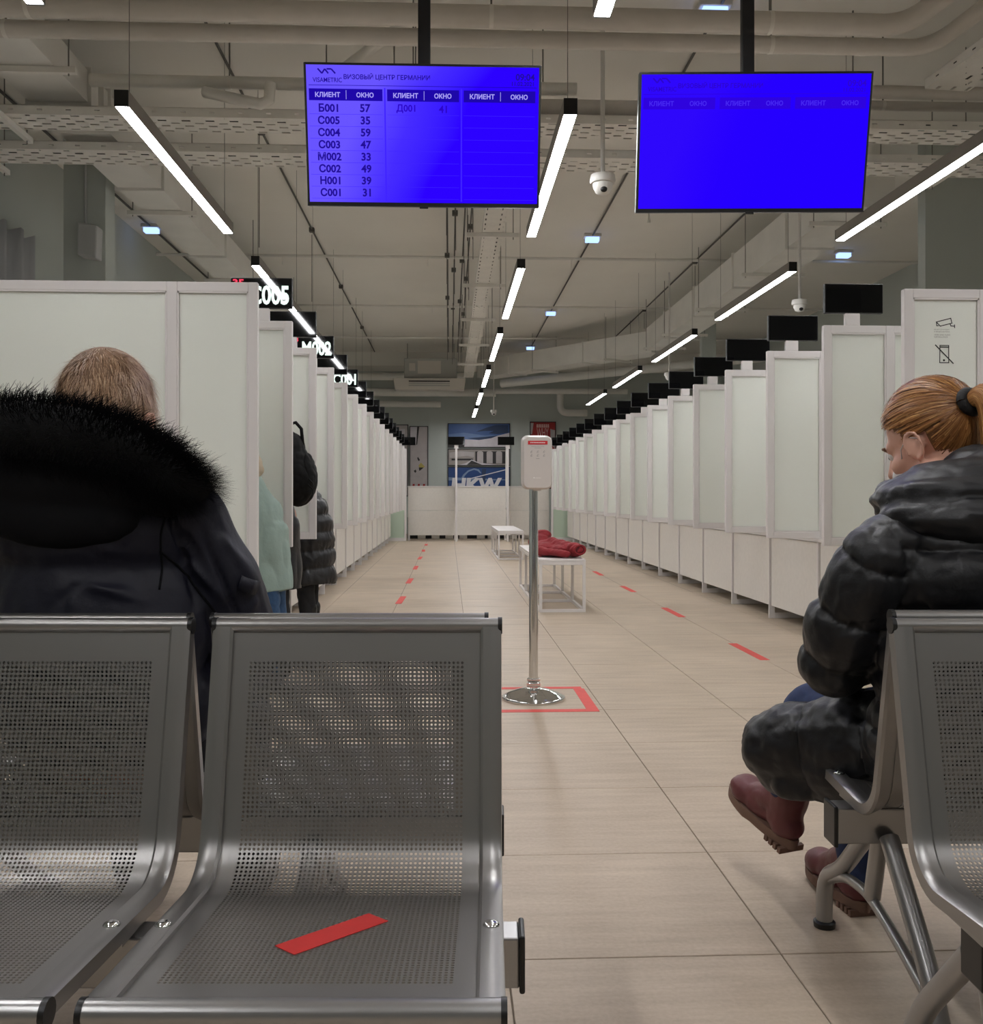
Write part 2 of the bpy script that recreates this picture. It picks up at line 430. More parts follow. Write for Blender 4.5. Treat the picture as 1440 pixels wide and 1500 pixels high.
pipe(elbow((-4.2, yA, zA), (2.72, yA, zA), (3.35, yA - .55, zA + .42), .14), .062, 'upper of two thick insulated pipes crossing above the screens', [(-2.4, yA, zA), (.25, yA, zA), (1.9, yA, zA)], seams=[(-2, yA, zA), (-.2, yA, zA), (1.2, yA, zA), (2.4, yA, zA)])
pipe(elbow((-4.2, yA + .16, zA - .055), (2.95, yA + .16, zA - .055), (3.55, yA - .3, zA + .36), .14), .05, 'lower of two thick insulated pipes crossing above the screens', [(-2.6, yA + .16, zA - .055), (1.96, yA + .16, zA - .055)], seams=[(-1.2, yA + .16, zA - .055), (.6, yA + .16, zA - .055)])
pipe([(-4.2, 4.98, 3.73), (7.1, 4.98, 3.73)], .05, 'highest insulated pipe crossing at the top edge of the view', [(-1, 4.98, 3.73), (2.9, 4.98, 3.73)])
pipe([(-2.6, 7.12, 4.02), (0.95, 7.12, 4.02)], .045, 'grey drain pipe behind the left screen', [(-1.6, 7.12, 4.02), (-.4, 7.12, 4.02), (.7, 7.12, 4.02)], 'duct_paint', 'drain_pipe')
pipe([(-.80, 7.02, 4.06), (.2, 6.1, 4.35)], .04, 'slanting branch of the drain pipe left of the screens', (), 'duct_paint', 'drain_pipe')
pipe([(-1.75, 7.0, 3.90), (-1.45, 6.9, 3.80), (-1.33, 6.88, 3.77), (-1.27, 6.88, 3.80), (-1.26, 6.88, 3.92)], .04, 'short bent trap pipe above the left strip light', (), 'duct_paint', 'trap_pipe')
pipe([(2.2, 7.02, 4.0), (7.1, 7.02, 4.0)], .047, 'upper pipe right of the right-hand screen', [(3.0, 7.02, 4.0)])
pipe([(2.2, 7.18, 3.965), (7.1, 7.18, 3.965)], .036, 'lower pipe right of the right-hand screen', [(3.3, 7.18, 3.965)])
pipe([(.2, 7.12, 3.875), (2.1, 7.12, 3.875)], .065, 'lagged pipe stub seen between the two screens', (), 'lagging')
# pipes along the far wall
for k, (a, b, z, r) in enumerate((((-2.6, 24.0), (.4, 23.8), 3.95, .09), ((-2.9, 24.5), (1.2, 24.5), 3.62, .10), ((-1.9, 24.9), (-.2, 24.9), 3.36, .08), ((1.3, 23.6), (6.8, 20.6), 3.75, .10), ((1.2, 24.7), (4.6, 24.6), 3.68, .07))):
    pipe([(a[0], a[1], z), (b[0], b[1], z + (.25 if k == 3 else 0))], r, ['thin pale pipe left of the far air unit', 'wide lagged pipe behind the far air unit', 'lowest lagged pipe below the far air unit', 'long slanting pipe under the far duct', 'straight pipe on the back wall under the far duct'][k], (), 'duct_paint', 'wall_pipe')
pipe(elbow((2.9, 24.9, 3.75), (2.9, 24.9, 3.15), (3.6, 24.9, 3.15), .2), .09, 'short bent pipe stub hanging before the back wall', (), 'duct_paint', 'wall_pipe')

# square ducts
def duct(p0, p1, wdt, hgt, label, hang, flanges):
    p0 = Vector(p0); p1 = Vector(p1); d = p1 - p0; L_ = Vector((d.x, d.y, 0)).length
    o = empty('air_duct', p0, math.atan2(-d.x, d.y)); dz = d.z
    MB().add([(sx * wdt / 2, y, z + (dz if y else 0)) for y in (0, L_) for sx, z in ((-1, 0), (1, 0), (1, hgt), (-1, hgt))],
             [(0, 1, 2, 3), (7, 6, 5, 4), (0, 4, 5, 1), (1, 5, 6, 2), (2, 6, 7, 3), (3, 7, 4, 0)]).build('duct_body', 'duct_paint', o)
    for y in flanges:
        z = dz * y / L_; e = .025
        f = MB(); f.box(-wdt / 2 - e, wdt / 2 + e, y - .012, y + .012, z - e, z); f.box(-wdt / 2 - e, wdt / 2 + e, y - .012, y + .012, z + hgt, z + hgt + e)
        f.box(-wdt / 2 - e, -wdt / 2, y - .012, y + .012, z, z + hgt); f.box(wdt / 2, wdt / 2 + e, y - .012, y + .012, z, z + hgt)
        f.build('flange', 'duct_paint', o)
    for y in hang:
        z = dz * y / L_
        h = MB().box(-wdt / 2 - .14, wdt / 2 + .14, y - .02, y + .02, z - .045, z - .004)
        h.build('hanger_channel', 'galvanised', o)
        for sx in (-1, 1): MB().tube([(sx * (wdt / 2 + .09), y, z - .06), (sx * (wdt / 2 + .09), y, ZC - p0.z)], .005, 6).build('hanger_rod', 'rod_grey', o)
    return tag(o, label, 'duct', 'square air ducts')
duct((-2.857, 1.0, 3.885), (-2.857, 7.4, 3.885), .425, .235, 'wide square air duct at the upper left', [5.6], [2, 4, 6.2])
duct((-2.84, 7.5, 3.83), (-2.84, 20.0, 3.83), .40, .30, 'narrower square duct running on along the left row of lamps', [2.2, 5.2, 8.5], [.1, 1.5, 4, 7])
duct((3.96, 8.9, 3.72), (3.96, 17.9, 3.72), .50, .42, 'long square air duct above the right row of lamps', [.5, 2.7, 4.9, 7.1, 8.6], [1.5, 3.5, 5.5, 7.5])
duct((4.1, 18.45, 3.75), (0.9, 23.4, 3.85), .5, .42, 'slanting square duct crossing near the back wall', [1.2, 3.6], [2, 4.6])
# air handling unit and wall cassette in the far left corner of the ceiling
o = empty('air_conditioner', (-.42, 22.6, 3.6))
MB().box(-.62, .62, 0, .5, 0.14, .62).build('unit_body', 'ac_body', o, None, .02)
MB().box(-.3, .24, -.004, 0, .26, .56).build('service_panel', 'ac_white', o, None, .001)
MB().box(-.50, -.36, -.004, 0, .32, .5).build('service_hatch', 'ac_white', o, None, .001)
MB().prism_xz([(-.82, -.14), (.78, -.14), (.82, .12), (-.86, .12)], -.25, .1).build('outlet_box', 'ac_white', o, None, .01)
for k in range(3): MB().box(-.5, .45, -.262, -.25, -.06 + .05 * k, -.035 + .05 * k).build('louver', 'slot_black' if k == 2 else 'ac_body', o)
for sx in (-.55, .55): MB().tube([(sx, .25, .62), (sx, .25, ZC - 3.6)], .008, 6).build('hanger_rod', 'rod_grey', o)
tag(o, 'pale air conditioner unit hung under the ceiling near the back wall', 'air conditioner')

# perforated sheets: real holes
def perf_sheet(us, vs, fn, holed, hw, hh, octo=True):
    """grid over us x vs; cells where holed(i,j) carry an opening of half-size hw, hh"""
    nu, nv = len(us), len(vs); V = [fn(u, v) for v in vs for u in us]; Fc = []
    for j in range(nv - 1):
        for i in range(nu - 1):
            a, b, c, d = j * nu + i, j * nu + i + 1, (j + 1) * nu + i + 1, (j + 1) * nu + i
            if not holed(i, j): Fc.append((a, b, c, d)); continue
            cu = (us[i] + us[i + 1]) / 2; cv = (vs[j] + vs[j + 1]) / 2; o = len(V)
            if octo:
                k1, k2 = 0.414, 1.0
                for x, y in ((-k1, -k2), (k1, -k2), (k2, -k1), (k2, k1), (k1, k2), (-k1, k2), (-k2, k1), (-k2, -k1)): V.append(fn(cu + x * hw, cv + y * hh))
                Fc += [(a, b, o + 1, o), (b, o + 2, o + 1), (b, c, o + 3, o + 2), (c, o + 4, o + 3), (c, d, o + 5, o + 4), (d, o + 6, o + 5), (d, a, o + 7, o + 6), (a, o, o + 7)]
            else:
                for x, y in ((-1, -1), (1, -1), (1, 1), (-1, 1)): V.append(fn(cu + x * hw, cv + y * hh))
                Fc += [(a, b, o + 1, o), (b, c, o + 2, o + 1), (c, d, o + 3, o + 2), (d, a, o, o + 3)]
    return V, Fc
def cable_tray(p0, p1, wdt, label, hang=(), cables=0):
    p0 = Vector(p0); p1 = Vector(p1); d = p1 - p0; L_ = d.length
    o = empty('cable_tray', p0, math.atan2(-d.x, d.y))
    n = max(2, int(L_ / 0.085)); vs = [L_ * k / n for k in range(n + 1)]; us = [-wdt / 2 + wdt * k / 6 for k in range(7)]
    V, Fc = perf_sheet(us, vs, lambda u, v: (u, v, 0), lambda i, j: (i + j) % 2 == 0, wdt / 6 * .2, L_ / n * .36, False)
    MB().add(V, Fc).build('tray_floor', 'galvanised', o)
    for sx in (-1, 1):
        n2 = max(2, int(L_ / 0.1)); v2 = [L_ * k / n2 for k in range(n2 + 1)]
        V, Fc = perf_sheet([0, .02, .045, .065], v2, lambda u, v: (sx * wdt / 2, v, u), lambda i, j: i == 1 and j % 2 == 0, .005, .018, False)
        s_ = MB().add(V, Fc); s_.box(min(sx * wdt / 2, sx * (wdt / 2 - .012)), max(sx * wdt / 2, sx * (wdt / 2 - .012)), 0, L_, .062, .066)
        s_.build('tray_side', 'galvanised', o)
    for k in range(cables):
        x = -wdt * .35 + wdt * .7 * k / max(1, cables - 1)
        pts = [(x + random.uniform(-.01, .01), L_ * q / 14, .06 + random.uniform(-.005, .012)) for q in range(15)]
        MB().tube(pts, .009, 6).build('cable', 'cable_grey', o, 180)
    for y in hang:
        MB().box(-wdt / 2 - .16, wdt / 2 + .16, y - .02, y + .02, -.045, -.004).build('hanger_channel', 'galvanised', o)
        for sx in (-1, 1): MB().tube([(sx * (wdt / 2 + .1), y, -.07), (sx * (wdt / 2 + .1), y, ZC - p0.z)], .005, 6).build('hanger_rod', 'rod_grey', o)
    return tag(o, label, 'cable tray', 'perforated cable trays')
cable_tray((-4.15, 7.1, 3.70), (6.6, 7.1, 3.70), .30, 'nearer perforated cable tray crossing behind the screens', [1.0, 3.9], 3)
cable_tray((-4.15, 7.82, 3.70), (6.6, 7.82, 3.70), .34, 'farther perforated cable tray crossing behind the screens', [.5, 3.2, 8.3], 2)
cable_tray((.46, 8.75, 3.72), (.46, 22.2, 3.72), .22, 'long perforated cable tray beside the middle row of strip lights', [1.2, 3.6, 6, 8.5, 11], 2)
cable_tray((3.85, 4.4, 3.95), (3.62, 6.85, 3.95), .34, 'slanting perforated tray at the upper right corner', (), 2)
cable_tray((4.3, 4.6, 3.96), (4.3, 6.85, 3.96), .36, 'perforated tray running away at the right edge', [1.2], 2)
# thin conduits and cables on the ceiling
def conduit(pts, r, label, name='conduit', m='rod_grey', boxes=(), drops=()):
    o = empty(name, pts[0]); off = Vector(pts[0])
    MB().tube(pts, r, 8).build('run', m, o, 60, 0, off)
    for (x, y, z) in boxes: MB().box(x - .035, x + .035, y - .035, y + .035, z - .04, z + .02).build('junction_box', m, o, None, .006, off)
    for (x, y, z, l) in drops: MB().tube([(x, y, z), (x, y, z - l)], .004, 6).build('drop_wire', m, o, None, 0, off)
    return tag(o, label, 'conduit', 'thin conduits and cables on the ceiling')
for k, y in enumerate((14.05, 17.7, 21.2)):
    conduit([(-4.2, y, 4.47), (7.1, y, 4.47)], .022, ['nearest of three bare pipes crossing the ceiling', 'middle of three bare pipes crossing the ceiling', 'farthest of three bare pipes crossing the ceiling'][k], 'sprinkler_pipe', 'duct_paint', (), [(-2.4 + .7 * q, y, 4.46, .12) for q in range(0, 8, 3)])
conduit([(-1.83, 5.5, 4.57), (-1.83, 24, 4.57)], .012, 'cable along the ceiling between the left duct and the left screen', 'ceiling_cable', 'cable_grey', [(-1.83, 9.5, 4.57), (-1.83, 13.0, 4.57), (-1.83, 16.5, 4.57), (-1.83, 20.5, 4.57)], [(-1.83, 9.4, 4.5, 1.1), (-1.83, 13, 4.5, .9)])
conduit([(1.98, 6, 4.57), (1.98, 23.4, 4.57)], .012, 'cable along the ceiling linking the small blue-white lamps', 'ceiling_cable', 'cable_grey')
conduit([(3.75, 9, 4.57), (3.75, 22, 4.57)], .012, 'cable along the ceiling inside the right duct', 'ceiling_cable', 'cable_grey', [(3.75, 14.5, 4.57), (3.75, 18.3, 4.57)], [(3.75, 14.5, 4.5, .3), (3.75, 18.3, 4.5, .3)])
conduit([(-3.95, 7, 4.57), (-3.95, 22, 4.57)], .014, 'cable along the ceiling left of the square ducts', 'ceiling_cable', 'cable_grey')
conduit([(5.35, 9.8, 4.57), (5.35, 23, 4.57)], .02, 'cable bundle along the ceiling at the far right', 'ceiling_cable', 'cable_grey')
conduit([(2.35, 11.2, 4.2), (2.35, 11.2, 4.35), (3.6, 11.2, 4.35)], .02, 'bent conduit below the right-hand screen', 'conduit', 'duct_paint')
for k, (x, dy) in enumerate(((-.02, 0), (.08, .3), (.2, .1), (.28, .5))):
    conduit([(x, 8.8 + dy, 4.5), (x + .02, 23.5, 4.5)], .010, ['leftmost', 'second', 'third', 'rightmost'][k] + ' of the thin cable runs beside the middle tray', 'ceiling_cable', 'cable_grey', [(x, 11 + 3 * q + dy * 3, 4.5) for q in range(3)], [(x, 10 + 2.3 * q + dy * 2, 4.5, .8) for q in range(5)])
# ceiling-hung dome cameras
def dome_camera():
    r = empty('dome_camera')
    MB().tube([(0, 0, .09), (0, 0, ZC - 2.9)], .014, 10).build('drop_pole', 'camera_white', r, 60)
    MB().lathe([(.02, .09), (.075, .085), (.08, .05), (.075, .035), (.055, .03)], seg=24).build('mount', 'camera_white', r, 40)
    MB().lathe([(.062, .034), (.060, .01), (.045, -.022), (.02, -.038), (.002, -.041)], seg=24).build('dome', 'camera_white', r, 60)
    MB().ell((0, -.042, -.012), (.022, .016, .02)).build('lens', 'black_plastic', r, 180)
    return r
dc = dome_camera(); first = True
for x, y, lab in ((.955, 5.93, 'white dome camera hanging between the two blue screens'), (3.56, 9.62, 'white dome camera on a pole above the near right dividers'),
                  (3.56, 15.4, 'white dome camera on a pole above the far right dividers'), (1.05, 22.3, 'white dome camera hanging before the back wall above the posters')):
    o = dc if first else copy_tree(dc); first = False
    o.location = (x, y, 2.9); tag(o, lab, 'camera', 'dome cameras on poles')
# curtain and wall box at the left
n = 60; V = []; Fc = []
for k in range(n + 1):
    y = 6.2 + 3.6 * k / n; x = -4.14 + .035 * math.sin(k * 1.3) + .02 * math.sin(k * .47)
    for z in (0.05, 1.2, 2.6, 3.55 + .03 * math.sin(k * 1.3)): V.append((x * 1.0, y, z))
for k in range(n):
    for q in range(3): Fc.append((k * 4 + q, (k + 1) * 4 + q, (k + 1) * 4 + q + 1, k * 4 + q + 1))
o = MB().add(V, Fc).build('curtain', 'curtain', None, 180); sm = o.modifiers.new('thick', 'SOLIDIFY'); sm.thickness = .006
tag(o, 'pale gathered curtain along the left wall behind the partitions', 'curtain')
o = empty('wall_speaker', (-3.30, 9.1, 3.2))
MB().prism_xz([(-.085, 0), (.085, -.03), (.095, .27), (-.085, .3)], -.16, 0).build('cabinet', 'speaker_grey', o, None, .015)
MB().tube([(-.06, -.02, .29), (-.06, -.02, 1.4)], .012, 8).build('conduit', 'speaker_grey', o)
tag(o, 'small grey box speaker fixed to the left column', 'speaker')

# ------------------------------------------------------------------ hanging screens
def tv(center, wdt, hgt, tilt, rz, label, lit):
    x, y, z = center
    r = empty('hanging_screen', (x, y, z), rz)
    MB().box(-.026, .026, .055, .095, -.10, ZC - z).build('pole', 'black_powder', r, None, .003)
    MB().box(-.2, .2, .02, .055, -.09, .09).build('wall_plate', 'black_powder', r)
    MB().box(-.09, .09, .035, .115, ZC - z - .012, ZC - z).build('ceiling_plate', 'black_powder', r)
    h = MB().box(-wdt / 2, wdt / 2, -.02, .02, -hgt / 2, hgt / 2).build('housing', 'black_plastic', r, None, .003)
    h.rotation_euler = (math.radians(tilt), 0, 0)
    b = .010; sw, sh = wdt / 2 - b, hgt / 2 - b
    MB().box(-wdt / 2, wdt / 2, -.0215, -.0201, -hgt / 2, -hgt / 2 + .004).build('bezel_strip', 'black_powder', h)
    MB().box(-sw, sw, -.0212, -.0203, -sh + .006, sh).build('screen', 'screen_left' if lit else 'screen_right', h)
    MB().box(-.018, .018, -.024, -.02, -hgt / 2 - .008, -hgt / 2 + .003).build('sensor', 'black_plastic', h, None, .002)
    yb, yt = -.0216, -.0221
    fx = lambda t: -sw + 2 * sw * t
    fz = lambda t: sh - (2 * sh - .006) * t
    ink, bar, pale = ('screen_ink', 'screen_bar', 'screen_pale') if lit else ('screen_ink_dim', 'screen_bar_dim', 'screen_pale_dim')
    # header: logo mark, name, title, clock
    mt = MB()
    def word(body, x, z, m, **kw):
        t = MB(); put_text(t, body, x, yt, z, **kw); t.build('lettering', m, h)
    def stroke(pts, t_=.006):
        for (ax, az), (bx, bz) in zip(pts, pts[1:]):
            d = Vector((bx - ax, bz - az)); nn = Vector((-d.y, d.x)).normalized() * t_ / 2
            mt.add([(ax + nn.x, yt, az + nn.y), (ax - nn.x, yt, az - nn.y), (bx - nn.x, yt, bz - nn.y), (bx + nn.x, yt, bz + nn.y)], [(0, 1, 2, 3)])
    X = lambda t: fx(t); Z = lambda t: fz(t)
    stroke([(X(.05), Z(.028)), (X(.068), Z(.062)), (X(.08), Z(.03)), (X(.095), Z(.062))]); stroke([(X(.088), Z(.03)), (X(.108), Z(.03)), (X(.125), Z(.062))])
    word('VISAMETRIC', fx(.09), fz(.108), ink, w=2 * sw * .125, h=.018, bold=.01)
    word('ВИЗОВЫЙ ЦЕНТР ГЕРМАНИИ', fx(.345), fz(.082), ink, w=2 * sw * .37, h=.028, bold=.02)
    word('09:04', fx(.94), fz(.07), ink, h=.026, bold=.015)
    word('11.02.2021', fx(.93), fz(.118), ink, h=.016, bold=.015)
    if lit:
        rows = [('Б001', '57'), ('С005', '35'), ('С004', '59'), ('С003', '47'), ('М002', '33'), ('С002', '49'), ('Н001', '39'), ('С001', '31')]
        for k, (a_, b_) in enumerate(rows):
            zz = fz(.308 + .0885 * k)
            word(a_, fx(.092), zz, ink, h=.033, bold=.03); word(b_, fx(.25), zz, ink, h=.032, bold=.03)
    mt.build('logo_mark', ink, h)
    if lit:
        word('Д001', fx(.425), fz(.308), 'screen_deep', h=.034, bold=.02); word('41', fx(.585), fz(.308), 'screen_deep', h=.029, bold=.02)
    mr = MB()
    mr.box(fx(0.01), fx(.99), yb, -.0213, fz(.147), fz(.143)); mr.build('header_rule', bar, h)
    for a_, b_ in ((.01, .325), (.345, .655), (.675, .985)):
        mh = MB(); mh.box(fx(a_), fx(b_), yb, -.0213, fz(.255), fz(.17)); mh.build('column_header', bar, h)
    for a_, b_ in ((.01, .325), (.345, .655), (.675, .985)):
        word('КЛИЕНТ', fx(a_ + .08), fz(.213), pale, h=.0195, bold=.025); word('ОКНО', fx(a_ + .24), fz(.213), pale, h=.0195, bold=.025)
        if lit: MB().box(fx(a_ + .158), fx(a_ + .160), yt, -.0217, fz(.245), fz(.18)).build('header_rule', pale, h)
    if lit:
        ml = MB()
        for a_ in (.332, .662): ml.box(fx(a_), fx(a_ + .006), yb, -.0213, fz(.99), fz(.16))
        for k in range(8):
            for a_, b_ in ((.01, .325), (.345, .655), (.675, .985)): ml.box(fx(a_), fx(b_), yb, -.0213, fz(.352 + .0885 * k) - .0012, fz(.352 + .0885 * k))
        ml.build('table_rules', 'screen_faint', h)
    return tag(r, label, 'screen')
tv((-.103, 4.0, 2.487), .968, .56, 12, math.radians(-.6), 'hanging blue screen at left showing a queue list in dark letters', True)
tv((1.276, 4.0, 2.482), .966, .56, 12, math.radians(-3.2), 'hanging blue screen at right with an almost empty table', False)

# ------------------------------------------------------------------ booth rows
XL, XR, YB, PITCH, NB = -0.926, 2.278, 4.735, 1.034, 17
ZT, ZB = 2.035, 0.695
def divider(sx, corner=False, post=True):
    r = empty('booth_divider')
    def X(a, b): return (min(sx * a, sx * b), max(sx * a, sx * b))
    W, f, t = 1.42, .045, .02
    zb = ZB if post else .06
    xs = [(0, f), (f + .34, f + .34 + .05), (W - f, W)]
    for k, (a, b) in enumerate(xs):
        x0, x1 = X(a, b); MB().box(x0, x1, -t, t, zb, ZT).build('stile' if k != 1 else 'mullion', 'white_lacquer', r, None, .003)
    for a, b in ((f, f + .34), (f + .39, W - f)):
        x0, x1 = X(a, b)
        MB().box(x0, x1, -t + .002, t - .002, ZT - f, ZT).build('rail', 'white_lacquer', r, None, .002)
        MB().box(x0, x1, -t + .002, t - .002, zb, zb + f).build('rail', 'white_lacquer', r, None, .002)
        bd = MB()
        for q in (-1, 1):
            ya, yb_ = (-t + .004, -t + .012) if q < 0 else (t - .012, t - .004)
            bd.box(x0, x0 + .008, ya, yb_, zb + f, ZT - f); bd.box(x1 - .008, x1, ya, yb_, zb + f, ZT - f)
            bd.box(x0, x1, ya, yb_, zb + f, zb + f + .008); bd.box(x0, x1, ya, yb_, ZT - f - .008, ZT - f)
        bd.build('glazing_bead', 'white_lacquer', r)
        MB().box(x0, x1, -.004, .004, zb + f, ZT - f).build('pane', 'frost_glass', r)
    if post:
        x0, x1 = X(.135, .225); MB().box(x0, x1, -.015, .015, ZT, 2.1095).build('display_post', 'white_lacquer', r, None, .003)
    if corner:
        x0, x1 = X(0, .045); MB().box(x0, x1, -t, t, 0, zb).build('leg', 'white_lacquer', r, None, .003)
        x0, x1 = X(.045, .62); MB().box(x0, x1, -.004, .004, .07, zb).build('lower_pane', 'green_glass', r)
        MB().box(x0, x1, -t, t, .0, .07).build('bottom_rail', 'white_lacquer', r, None, .003)
    return r
def display():
    r = empty('number_display')
    MB().box(-.18, .18, -.012, .022, -.09, .09).build('shell', 'display_shell', r, None, .003)
    MB().box(-.175, .175, -.0135, -.0121, -.085, .085).build('glass', 'display_black', r)
    return r
def desk(sx, PITCH=PITCH):
    r = empty('booth_desk')
    def X(a, b): return (min(sx * a, sx * b), max(sx * a, sx * b))
    def B(nm, a, b, y0, y1, z0, z1, m='white_lacquer', bv=.002):
        x0, x1 = X(a, b); return MB().box(x0, x1, y0, y1, z0, z1).build(nm, m, r, None, bv)
    B('front_panel', .005, .023, .03, PITCH - .012, .105, .665, 'white_panel')
    B('leg', -.008, .04, 0, .022, 0, .668)
    B('foot_rail', .04, .62, 0, .022, 0, .045)
    B('leg', .62, .66, 0, .022, 0, .668)
    B('worktop', -.01, .75, -.004, PITCH - .006, .67, .693)
    return r
proto = {}
for side, sx, xe in (('left', -1, XL), ('right', 1, XR)):
    pd, pc, pf = divider(sx), divider(sx, True), divider(sx, False, False)
    pk = desk(sx); pk0 = desk(sx, PITCH - .135)
    used = {}
    def place(p, *a):
        o = p if id(p) not in used else copy_tree(p); used[id(p)] = 1; o.location = a; return o
    for k in range(NB):
        y = YB + PITCH * k
        o = place(pf if k == 0 else (pc if k == NB - 1 else pd), xe, y, 0)
        extra = {NB - 1: ', green lower pane'}.get(k, '')
        tag(o, 'white frosted glass divider, %s from the camera in the %s row%s' % (ORD[k], side, extra), 'divider', 'booth dividers')
        if k < NB - 1:
            o = place(pk if k else pk0, 0.68 + sx * 1.94, y - (.1 if k else -.035), 0)
            tag(o, 'white booth desk with front panel, %s from the camera in the %s row' % (ORD[k], side), 'desk', 'booth desks')
# number displays on the posts
pdsp = display(); plit = copy_tree(pdsp); first = True
lit = {('left', 1): ('C005', '35'), ('left', 3): ('M002', '33'), ('left', 5): ('C001', '31')}
for side, sx, xe in (('left', -1, XL), ('right', 1, XR)):
    for k in range(1, NB):
        if (side, k) in lit: o = plit if k == 1 else display()
        else: o = pdsp if first else copy_tree(pdsp); first = False
        o.location = (xe + sx * .181 + (.008 if sx > 0 else (.2 if k == NB - 1 else 0)), YB + PITCH * k, 2.2)
        key = (side, k)
        if key in lit:
            a_, b_ = lit[key]
            t = MB(); put_text(t, a_, .045, -.0142, -.012, w=.235, h=.115, bold=.03); t.build('ticket_number', 'glyph_white', o)
            t = MB(); put_text(t, b_, -.135, -.0142, .06, w=.066, h=.042, bold=.03); t.build('window_number', 'glyph_red', o)
            tag(o, 'small black display lit with %s above the %s left divider' % (a_, ORD[k]), 'display', 'number displays')
        else:
            tag(o, 'small dark unlit display above the %s %s-hand divider' % (ORD[k], side), 'display', 'number displays')
# counter across the far end
YC = YB + PITCH * 16 + .25
xs = [XL + .02, .17, 1.29, XR - .02]
for k in range(3):
    r = empty('end_counter', ((xs[k] + xs[k + 1]) / 2, YC, 0)); off = r.location.copy()
    MB().box(xs[k] + .004, xs[k + 1] - .004, YC - .01, YC + .01, .67, 1.19).build('upper_panel', 'white_panel', r, None, .003, off)
    MB().box(xs[k] + .004, xs[k + 1] - .004, YC - .012, YC + .012, .115, .665).build('lower_panel', 'white_panel', r, None, .003, off)
    MB().box(xs[k], xs[k + 1], YC - .03, YC + .06, 1.19, 1.215).build('cap_rail', 'white_lacquer', r, None, .003, off)
    for x in (xs[k] + .004, xs[k + 1] - .044): MB().box(x, x + .04, YC + .02, YC + .06, 0, 1.19).build('leg', 'white_lacquer', r, None, .002, off)
    tag(r, ['left', 'middle', 'right'][k] + ' section of the white counter across the far end of the aisle', 'counter', 'end counter sections')
for k, x in enumerate((xs[1], xs[2])):
    r = empty('counter_divider', (x, YC - .62, 0))
    t = .02; D = .55
    MB().box(-t, t, 0, .045, 0, 2.035).build('stile', 'white_lacquer', r, None, .003)
    MB().box(-t, t, D - .045, D, .7, 2.035).build('stile', 'white_lacquer', r, None, .003)
    MB().box(-t, t, .045, D - .045, 1.99, 2.035).build('rail', 'white_lacquer', r, None, .003)
    MB().box(-t, t, .045, D - .045, .7, .745).build('rail', 'white_lacquer', r, None, .003)
    MB().box(-.004, .004, .045, D - .045, .745, 1.99).build('pane', 'frost_glass', r)
    MB().box(-.045, .045, .01, .05, 2.02, 2.10).build('display_post', 'white_lacquer', r, None, .004)
    tag(r, ['thin white divider edge-on at the far counter, left of the two', 'thin white divider edge-on at the far counter, right of the two'][k], 'divider', 'far counter dividers')
for x, lab in ((.17, 'small black display over the left divider of the far counter'), (1.25, 'small black display over the right divider of the far counter')):
    o = copy_tree(pdsp)
    o.location = (x, YC - .62, 2.19); tag(o, lab, 'display', 'number displays')
# what shows below the far counter: black skirting with pale cable boxes
r = empty('skirting_box', (.65, YC + .9, 0))
MB().box(-1.6, 1.6, 0, .1, 0, .5).build('dark_board', 'black_plastic', r)
tag(r, 'dark low board seen in the gap under the far counter', 'board')
for k, x in enumerate((-.62, -.3, .02, .34, .75, 1.0, 1.5, 1.8)):
    tag(MB().box(x - .09, x + .09, YC + .72, YC + .86, 0, .14).build('floor_box', 'white_panel', None, None, .01), 'pale box under the far counter, %s from the left' % ORD[k], 'box', 'pale boxes under the far counter')

# ------------------------------------------------------------------ posters on the back wall
def poster(x0, x1, z0, z1, base, label, frame=.02):
    r = empty('poster', ((x0 + x1) / 2, Y1, (z0 + z1) / 2)); off = Vector((0, 0, 0)); yf = -.03
    cx, cz = (x0 + x1) / 2, (z0 + z1) / 2; w_, h_ = (x1 - x0) / 2, (z1 - z0) / 2
    MB().box(-w_, w_, yf + .004, 0, -h_, h_).build('backing', base, r)
    f = MB(); f.box(-w_ - frame, -w_, yf - .01, 0, -h_ - frame, h_ + frame); f.box(w_, w_ + frame, yf - .01, 0, -h_ - frame, h_ + frame)
    f.box(-w_, w_, yf - .01, 0, h_, h_ + frame); f.box(-w_, w_, yf - .01, 0, -h_ - frame, -h_)
    f.build('frame', 'poster_frame', r)
    tag(r, label, 'poster', 'framed posters on the back wall')
    def shape(nm, pts, m, lay=1):
        y = yf + .004 - .0008 * lay
        P = [(-w_ + 2 * w_ * a, -h_ + 2 * h_ * b) for a, b in pts]
        MB().add([(a, y, b) for a, b in P], [tuple(range(len(P)))]).build(nm, m, r)
    def text(body, a, b, w, h, m, lay=3, slant=0, bold=.02):
        t = MB(); put_text(t, body, -w_ + 2 * w_ * a, yf + .004 - .0008 * lay, -h_ + 2 * h_ * b, w=2 * w_ * w, h=2 * h_ * h, bold=bold, slant=slant); t.build('lettering', m, r)
    return shape, text
for nm, c in (('p_sky', (52, 84, 138)), ('p_sky2', (84, 112, 158)), ('p_navy', (24, 48, 84)), ('p_snow', (196, 190, 194)), ('p_grey', (150, 142, 136)), ('p_dark', (40, 36, 36)), ('p_blue', (22, 62, 120)), ('p_white', (218, 216, 220)),
              ('p_red', (158, 34, 32)), ('p_orange', (164, 84, 44)), ('p_pale', (176, 168, 166)), ('p_yellow', (176, 160, 84)), ('p_pink', (214, 172, 166)), ('p_steel', (120, 140, 170))):
    mat(nm, c, .5, var=(6, .06))
S, T = poster(.0, 1.60, 2.28, 2.88, 'p_sky', 'framed wide poster of blue sky over snowy peaks, top of three')
